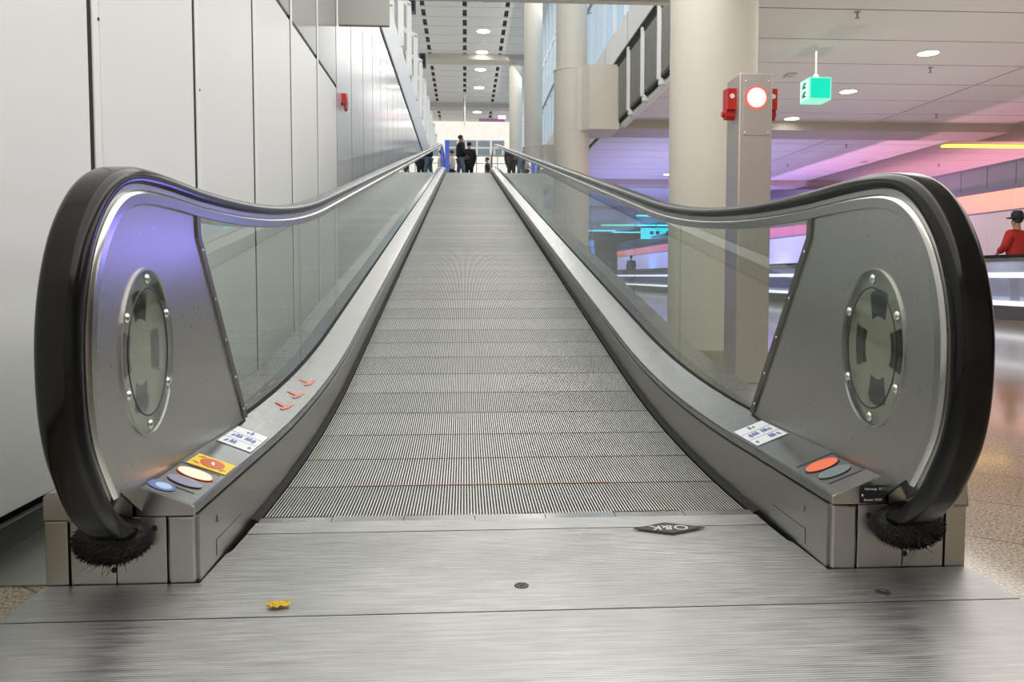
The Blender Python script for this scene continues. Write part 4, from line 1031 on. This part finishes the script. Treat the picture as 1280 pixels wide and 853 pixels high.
SKIN = pbr('skin', (0.42, 0.25, 0.17), 0.55, 0, 0.05)
EYE = pbr('eye', (0.02, 0.015, 0.01), 0.2)
def person(loc, rz, H, label, top, legs, hair, arms, shoe=(0.015, 0.013, 0.012), coat=False, hat=None, stride=0.06, face=(0.42, 0.25, 0.17), bulk=1.0, lean=0.0, group=None, head_turn=0.0):
    s = H
    P = lambda x, y, z: (x * s, (y + lean * max(0, z - 0.5)) * s, z * s)
    J = {'pel': P(0, 0, 0.53), 'sp': P(0, 0.002, 0.62), 'ch': P(0, 0.0, 0.735), 'nk': P(0, 0.0, 0.825), 'nk2': P(0, 0.006, 0.862), 'hd': P(0, 0.016, 0.905), 'hd2': P(0, 0.014, 0.955)}
    sk_ = SKIN
    verts = [(J['pel'], 0.075 * s), (J['sp'], 0.066 * s), (J['ch'], (0.085 * s, 0.062 * s)), (J['nk'], 0.036 * s), (J['nk2'], 0.031 * s), (J['hd'], (0.040 * s, 0.050 * s)), (J['hd2'], (0.043 * s, 0.052 * s)), (P(0, 0.066, 0.915), 0.009 * s)]
    edges = [(0, 1), (1, 2), (2, 3), (3, 4), (4, 5), (5, 6), (5, 7)]
    def addlimb(base, pts):
        p = base
        for co, r in pts:
            verts.append((co, r)); edges.append((p, len(verts) - 1)); p = len(verts) - 1
        return p
    for sd in (-1, 1):
        el, wr = arms[0 if sd < 0 else 1]
        addlimb(2, [(P(sd * 0.105, 0, 0.80), 0.036 * s), (P(*el), 0.026 * s), (P(*wr), 0.018 * s), (tuple(Vector(P(*wr)) + (Vector(P(*wr)) - Vector(P(*el))).normalized() * 0.04 * s), (0.014 * s, 0.022 * s))])
        st_ = stride * sd
        addlimb(0, [(P(sd * 0.052, 0, 0.49), 0.052 * s), (P(sd * 0.055, st_ * 0.6 + 0.01, 0.285), 0.036 * s), (P(sd * 0.056, st_, 0.05), 0.022 * s), (P(sd * 0.062, st_ + 0.07, 0.022), (0.022 * s, 0.018 * s))])
    chains = [{'verts': verts, 'edges': edges, 'root': 0}]
    for sd in (-1, 1):
        el, wr = arms[0 if sd < 0 else 1]
        d = (Vector(P(*wr)) - Vector(P(*el))).normalized(); w = Vector(P(*wr)) + d * 0.035 * s
        lat = d.orthogonal().normalized(); nrm = d.cross(lat)
        for f, (off, ln) in enumerate(((-0.015, 0.042), (-0.005, 0.048), (0.005, 0.045), (0.014, 0.036))):
            b = w + lat * off * s; m_ = b + d * ln * 0.6 * s + nrm * 0.004 * s; t_ = b + d * ln * s + nrm * 0.014 * s
            chains.append({'verts': [(tuple(b), 0.0052 * s), (tuple(m_), 0.005 * s), (tuple(t_), 0.0042 * s)], 'edges': [(0, 1), (1, 2)]})
        b = w - d * 0.015 * s - lat * 0.018 * s
        chains.append({'verts': [(tuple(b), 0.006 * s), (tuple(b - lat * 0.016 * s + d * 0.016 * s), 0.0055 * s), (tuple(b - lat * 0.02 * s + d * 0.034 * s), 0.0045 * s)], 'edges': [(0, 1), (1, 2)]})
    bm = skin_mesh(chains, 1)
    for sd in (-1, 1):
        ball(bm, (sd * 0.044 * s, 0.010 * s, 0.918 * s), 0.016 * s, 0.35, 0.7, 1, seg=8)
    o = meshobj('person', bm, pbr('skin_%d' % len(bpy.data.materials), face, 0.55), None, True)
    o.location = loc; o.rotation_euler = (0, 0, rz)
    tag(o, label, 'person', group)
    # eyes, mouth
    bm = bmesh.new()
    for sd in (-1, 1): ball(bm, (sd * 0.017 * s, 0.062 * s + lean * 0.42 * s, 0.930 * s), 0.0055 * s, 1, 0.5, 0.7, seg=8)
    meshobj('eyes', bm, EYE, o)
    # clothes
    tm = pbr('cloth_%d' % len(bpy.data.materials), top, 0.8, 0, 0.15, 8); lmat = pbr('cloth_%d' % len(bpy.data.materials), legs, 0.85, 0, 0.15, 8)
    b = bulk
    tv = [(P(0, 0, 0.735), (0.105 * s * b, 0.078 * s * b)), (P(0, 0, 0.62), (0.098 * s * b, 0.075 * s * b)), (P(0, 0, 0.50), (0.100 * s * b, 0.078 * s * b)), (P(0, 0.0, 0.815), (0.060 * s, 0.050 * s)), (P(0, 0.002, 0.848), 0.040 * s)]
    te = [(0, 1), (1, 2), (0, 3), (3, 4)]
    if coat:
        tv.append((P(0, 0, 0.33), (0.105 * s * b, 0.082 * s * b))); te.append((2, 5))
    for sd in (-1, 1):
        el, wr = arms[0 if sd < 0 else 1]
        base = len(tv)
        tv += [(P(sd * 0.112, 0, 0.795), 0.046 * s * b), (P(*el), 0.036 * s * b), (P(*wr), 0.028 * s * b)]
        te += [(0, base), (base, base + 1), (base + 1, base + 2)]
    bm = skin_mesh([{'verts': tv, 'edges': te, 'root': 0}], 2); meshobj('coat' if coat else 'jacket', bm, tm, o, True)
    lv_ = [(P(0, 0, 0.515), 0.080 * s)]; le = []
    for sd in (-1, 1):
        st_ = stride * sd; base = len(lv_)
        lv_ += [(P(sd * 0.054, 0, 0.47), 0.060 * s), (P(sd * 0.056, st_ * 0.6 + 0.01, 0.285), 0.045 * s), (P(sd * 0.056, st_, 0.045), 0.034 * s)]
        le += [(0, base), (base, base + 1), (base + 1, base + 2)]
    bm = skin_mesh([{'verts': lv_, 'edges': le, 'root': 0}], 2); meshobj('trousers', bm, lmat, o, True)
    sm = pbr('shoe_%d' % len(bpy.data.materials), shoe, 0.5)
    for sd in (-1, 1):
        st_ = stride * sd; bm = bmesh.new(); ball(bm, (sd * 0.060 * s, (st_ + 0.035) * s, 0.022 * s), 0.03 * s, 0.85, 2.2, 0.75, seg=14); meshobj('shoe', bm, sm, o, True)
    hm = pbr('hair_%d' % len(bpy.data.materials), hair, 0.6, 0, 0.2, 40)
    bm = bmesh.new()
    ball(bm, (0, (0.004 + lean * 0.45) * s, 0.955 * s), 0.054 * s, 0.98, 1.10, 0.92, seg=20)
    for v in bm.verts:
        if v.co.y > (0.036 + lean * 0.45) * s and v.co.z < 0.965 * s: v.co.y = (0.036 + lean * 0.45) * s
        if v.co.z < 0.915 * s: v.co.z = 0.915 * s
    meshobj('hair', bm, hm, o, True)
    if hat:
        bm = bmesh.new(); lathe(bm, [(0.098 * s, 0.962 * s), (0.105 * s, 0.972 * s), (0.062 * s, 0.974 * s), (0.058 * s, 1.02 * s), (0.040 * s, 1.045 * s), (0.01 * s, 1.04 * s)], 0, 0.008 * s, 28)
        meshobj('hat', bm, pbr('hat', hat, 0.7, 0, 0.1), o, True)
    return o

down = [((-0.135, -0.01, 0.64), (-0.125, 0.05, 0.49)), ((0.135, -0.01, 0.64), (0.125, 0.05, 0.49))]
fwd = [((-0.130, 0.0, 0.645), (-0.09, 0.11, 0.56)), ((0.130, 0.0, 0.645), (0.09, 0.11, 0.56))]
person((-0.28, 30.8, ZTOP), -PI / 2 + 0.25, 1.79, 'tall man in black jacket and blue jeans seen in profile at the walkway top', (0.012, 0.012, 0.016), (0.13, 0.17, 0.26), (0.02, 0.015, 0.012), fwd, bulk=1.32, face=(0.30, 0.19, 0.14))
person((0.06, 31.6, ZTOP), 0.25, 1.67, 'person in a long black coat seen from behind at the walkway top', (0.006, 0.006, 0.012), (0.006, 0.006, 0.010), (0.012, 0.010, 0.010), down, coat=True, bulk=1.15, stride=0.03)
person((-0.66, 34.0, ZTOP), PI / 2 - 0.3, 1.72, 'dark-haired person in a cream jacket beside the blue lit panel', (0.62, 0.54, 0.44), (0.02, 0.02, 0.025), (0.05, 0.025, 0.015), fwd, bulk=1.15)
person((0.86, 35.0, ZTOP), 1.9, 1.58, 'small dark-clothed figure standing alone right of the couple', (0.03, 0.035, 0.04), (0.012, 0.012, 0.015), (0.05, 0.05, 0.05), down, bulk=0.85, stride=0.02)
person((9.30, 13.2, 0.15), 0.3, 1.60, 'man in a red jacket and dark hat riding the far walkway', (0.42, 0.022, 0.012), (0.02, 0.02, 0.025), (0.02, 0.015, 0.012), [((-0.15, 0.02, 0.66), (-0.12, 0.12, 0.60)), ((0.14, 0.0, 0.65), (0.10, 0.10, 0.57))], hat=(0.015, 0.012, 0.014), bulk=1.25)
person((9.25, 44.8, 0.15), 0.2, 1.72, 'dark silhouetted person riding the distant walkway before the violet panels', (0.02, 0.02, 0.05), (0.02, 0.02, 0.04), (0.01, 0.01, 0.02), down, bulk=1.2)
person((9.25, 51.0, 0.15), 0.2, 1.62, 'farthest blue-dark figure at the end of the distant walkway', (0.03, 0.04, 0.14), (0.02, 0.02, 0.06), (0.01, 0.01, 0.03), down, bulk=1.1)

# bags by the couple
def bag(loc, mat, w, h, lab):
    bm = bmesh.new(); box(bm, -w / 2, w / 2, -0.05, 0.05, 0, h, 0, 0.015); o = meshobj('shopping_bag', bm, mat, None, False, loc); tag(o, lab, 'bag')
    bm = bmesh.new()
    pts = catmull([(-w * 0.25, h), (-w * 0.18, h + 0.09), (w * 0.18, h + 0.09), (w * 0.25, h)], 5)
    for a, b in zip(pts, pts[1:]): cyl(bm, (a[0], 0, a[1]), (b[0], 0, b[1]), 0.006, seg=6)
    meshobj('handle', bm, M['greyfix'], o)
bag((-0.17, 31.7, ZTOP), pbr('cyan_bag', (0.12, 0.55, 0.70), 0.5), 0.15, 0.26, 'light blue bag standing by the tall man')
bag((-0.02, 31.9, ZTOP), pbr('brick_bag', (0.50, 0.16, 0.12), 0.5), 0.13, 0.28, 'brick red bag standing between the tall man and the black coat')

# ------------------------------------------------------------------ light
def area(name, loc, rot, sx_, sy_, power, col=(1, 1, 1), spread=None):
    l = bpy.data.lights.new(name, 'AREA'); l.shape = 'RECTANGLE'; l.size = sx_; l.size_y = sy_; l.energy = power; l.color = col
    if spread: l.spread = spread
    o = bpy.data.objects.new(name, l); o.location = loc; o.rotation_euler = rot; link(o); return o
WARM = (1.0, 0.985, 0.945)
area('lamp_near', (0.3, 2.5, 3.80), (0, 0, 0), 3.2, 10.0, 190, WARM)
area('wall_fill', (1.6, 3.5, 3.7), (0, math.radians(55), 0), 1.2, 10.0, 62, WARM)  # area light added to brighten the left wall, not a fitting
area('lamp_atrium', (0.6, 24, 10.2), (0, 0, 0), 4.2, 30, 330, WARM)
area('lamp_atrium_far', (0.6, 46, 10.0), (0, 0, 0), 4.2, 10, 110, WARM)
area('lamp_hall', (6.0, 8.0, 3.82), (0, 0, 0), 4.0, 14.0, 330, WARM)
area('gallery_fill', (2.3, 27, 9.9), (0, math.radians(50), 0), 1.6, 34, 260, WARM)  # area light added to whiten the left gallery parapet and frames
# coloured area lights added out of sight behind the parapet to tint the ceiling
CEILING_TINTS = ((10, (1.0, 0.62, 0.50), 90), (16, (1.0, 0.55, 0.50), 190), (22, (1.0, 0.42, 0.58), 220), (28, (0.62, 0.40, 1.0), 130), (35, (0.32, 0.35, 1.0), 140), (44, (0.20, 0.38, 1.0), 150), (54, (0.12, 0.45, 1.0), 140))
for (y, c, p) in CEILING_TINTS:
    area('ceiling_tint_fill', (18.0, y, 2.95), (math.radians(180), 0, 0), 11.0, 6.0, p, c)
# bare spots without fittings, added to light the hall ceiling from below
def ceiling_fill_spot(x, y, c, p):
    l = bpy.data.lights.new('ceiling_fill_spot', 'SPOT'); l.energy = p; l.color = c; l.spot_size = math.radians(150); l.spot_blend = 0.8; l.shadow_soft_size = 0.03
    o = bpy.data.objects.new('ceiling_fill_spot', l); o.location = (x, y, 0.35); o.rotation_euler = (math.radians(180), 0, 0); link(o)
for (y, c, p) in ((15, (1.0, 0.55, 0.60), 60), (19, (1.0, 0.42, 0.58), 260), (23, (0.90, 0.42, 0.90), 300), (28, (0.36, 0.30, 1.0), 330), (34, (0.22, 0.28, 1.0), 420), (41, (0.16, 0.32, 1.0), 420), (48, (0.10, 0.38, 1.0), 420), (55, (0.08, 0.40, 1.0), 380)):
    ceiling_fill_spot(10.6, y, c, p)
for (y, c, p) in ((20.5, (0.50, 0.48, 1.0), 330), (24.5, (0.42, 0.42, 1.0), 330), (30, (0.30, 0.36, 1.0), 330), (37, (0.22, 0.34, 1.0), 330), (45, (0.15, 0.36, 1.0), 330)):
    ceiling_fill_spot(5.6, y, c, p)
for (x, y, p) in ((4.2, 9.5, 62), (7.6, 8.0, 64), (7.8, 12.5, 66), (4.4, 13.5, 60), (12.5, 9.5, 55)):
    ceiling_fill_spot(x, y, WARM, p)
def aimed_spot(name, loc, tgt, c, p, ang, rad):
    l = bpy.data.lights.new(name, 'SPOT'); l.energy = p; l.color = c; l.spot_size = math.radians(ang); l.spot_blend = 1.0; l.shadow_soft_size = rad
    o = bpy.data.objects.new(name, l); o.location = loc
    o.rotation_euler = (Vector(tgt) - Vector(loc)).to_track_quat('-Z', 'Y').to_euler(); link(o)
aimed_spot('violet_sheen_fill', (5.6, 18.5, 1.45), (-0.87, 1.95, 0.62), (0.26, 0.22, 1.0), 210, 8, 0.42)  # spot without a fitting, added to put a violet sheen on the left newel
area('hall_rear_fill', (6.5, 25, 3.65), (0, 0, 0), 5.0, 14.0, 160, (0.78, 0.78, 1.0))  # area light added to brighten the rear hall with pale lavender
area('column_fill', (0.9, 9.6, 6.6), (math.radians(-90), 0, math.radians(180)), 3.4, 3.6, 150, WARM)  # area light added above the ceiling edge, out of view, to brighten the columns
area('atrium_ceiling_fill', (-2.4, 28, 4.7), (math.radians(180), 0, 0), 1.6, 34, 230, WARM)  # area light added behind the parapet, out of view, to brighten the atrium ceiling

w = bpy.data.worlds.new('world'); scene.world = w; w.use_nodes = True
bg = w.node_tree.nodes['Background']; bg.inputs[0].default_value = (0.75, 0.76, 0.78, 1); bg.inputs[1].default_value = 0.35

# ------------------------------------------------------------------ camera
f = 1000.0; PX, PY = 640.0, 400.0; VX, VY = 581.0, 345.0
pitch = math.atan((PY - VY) / f); yaw = math.atan((PX - VX) * math.cos(pitch) / f)
cam = bpy.data.cameras.new('camera'); co = bpy.data.objects.new('camera', cam); link(co)
cam.sensor_fit = 'HORIZONTAL'; cam.sensor_width = 36.0; cam.lens = 36.0 * f / 1280.0
cam.shift_x = 0.0; cam.shift_y = -(853 / 2 - PY) / 1280.0
cam.clip_start = 0.05; cam.clip_end = 300
Fv = Vector((math.sin(yaw) * math.cos(pitch), math.cos(yaw) * math.cos(pitch), -math.sin(pitch)))
Rv = Vector((math.cos(yaw), -math.sin(yaw), 0)); Uv = Rv.cross(Fv)
mw = Matrix(((Rv.x, Uv.x, -Fv.x, -0.13), (Rv.y, Uv.y, -Fv.y, 0.0), (Rv.z, Uv.z, -Fv.z, 0.71), (0, 0, 0, 1)))
co.matrix_world = mw
scene.camera = co
scene.view_settings.view_transform = 'Standard'
scene.view_settings.look = 'None'
scene.view_settings.exposure = 0.08
scene.cycles.max_bounces = 10
scene.cycles.transparent_max_bounces = 24
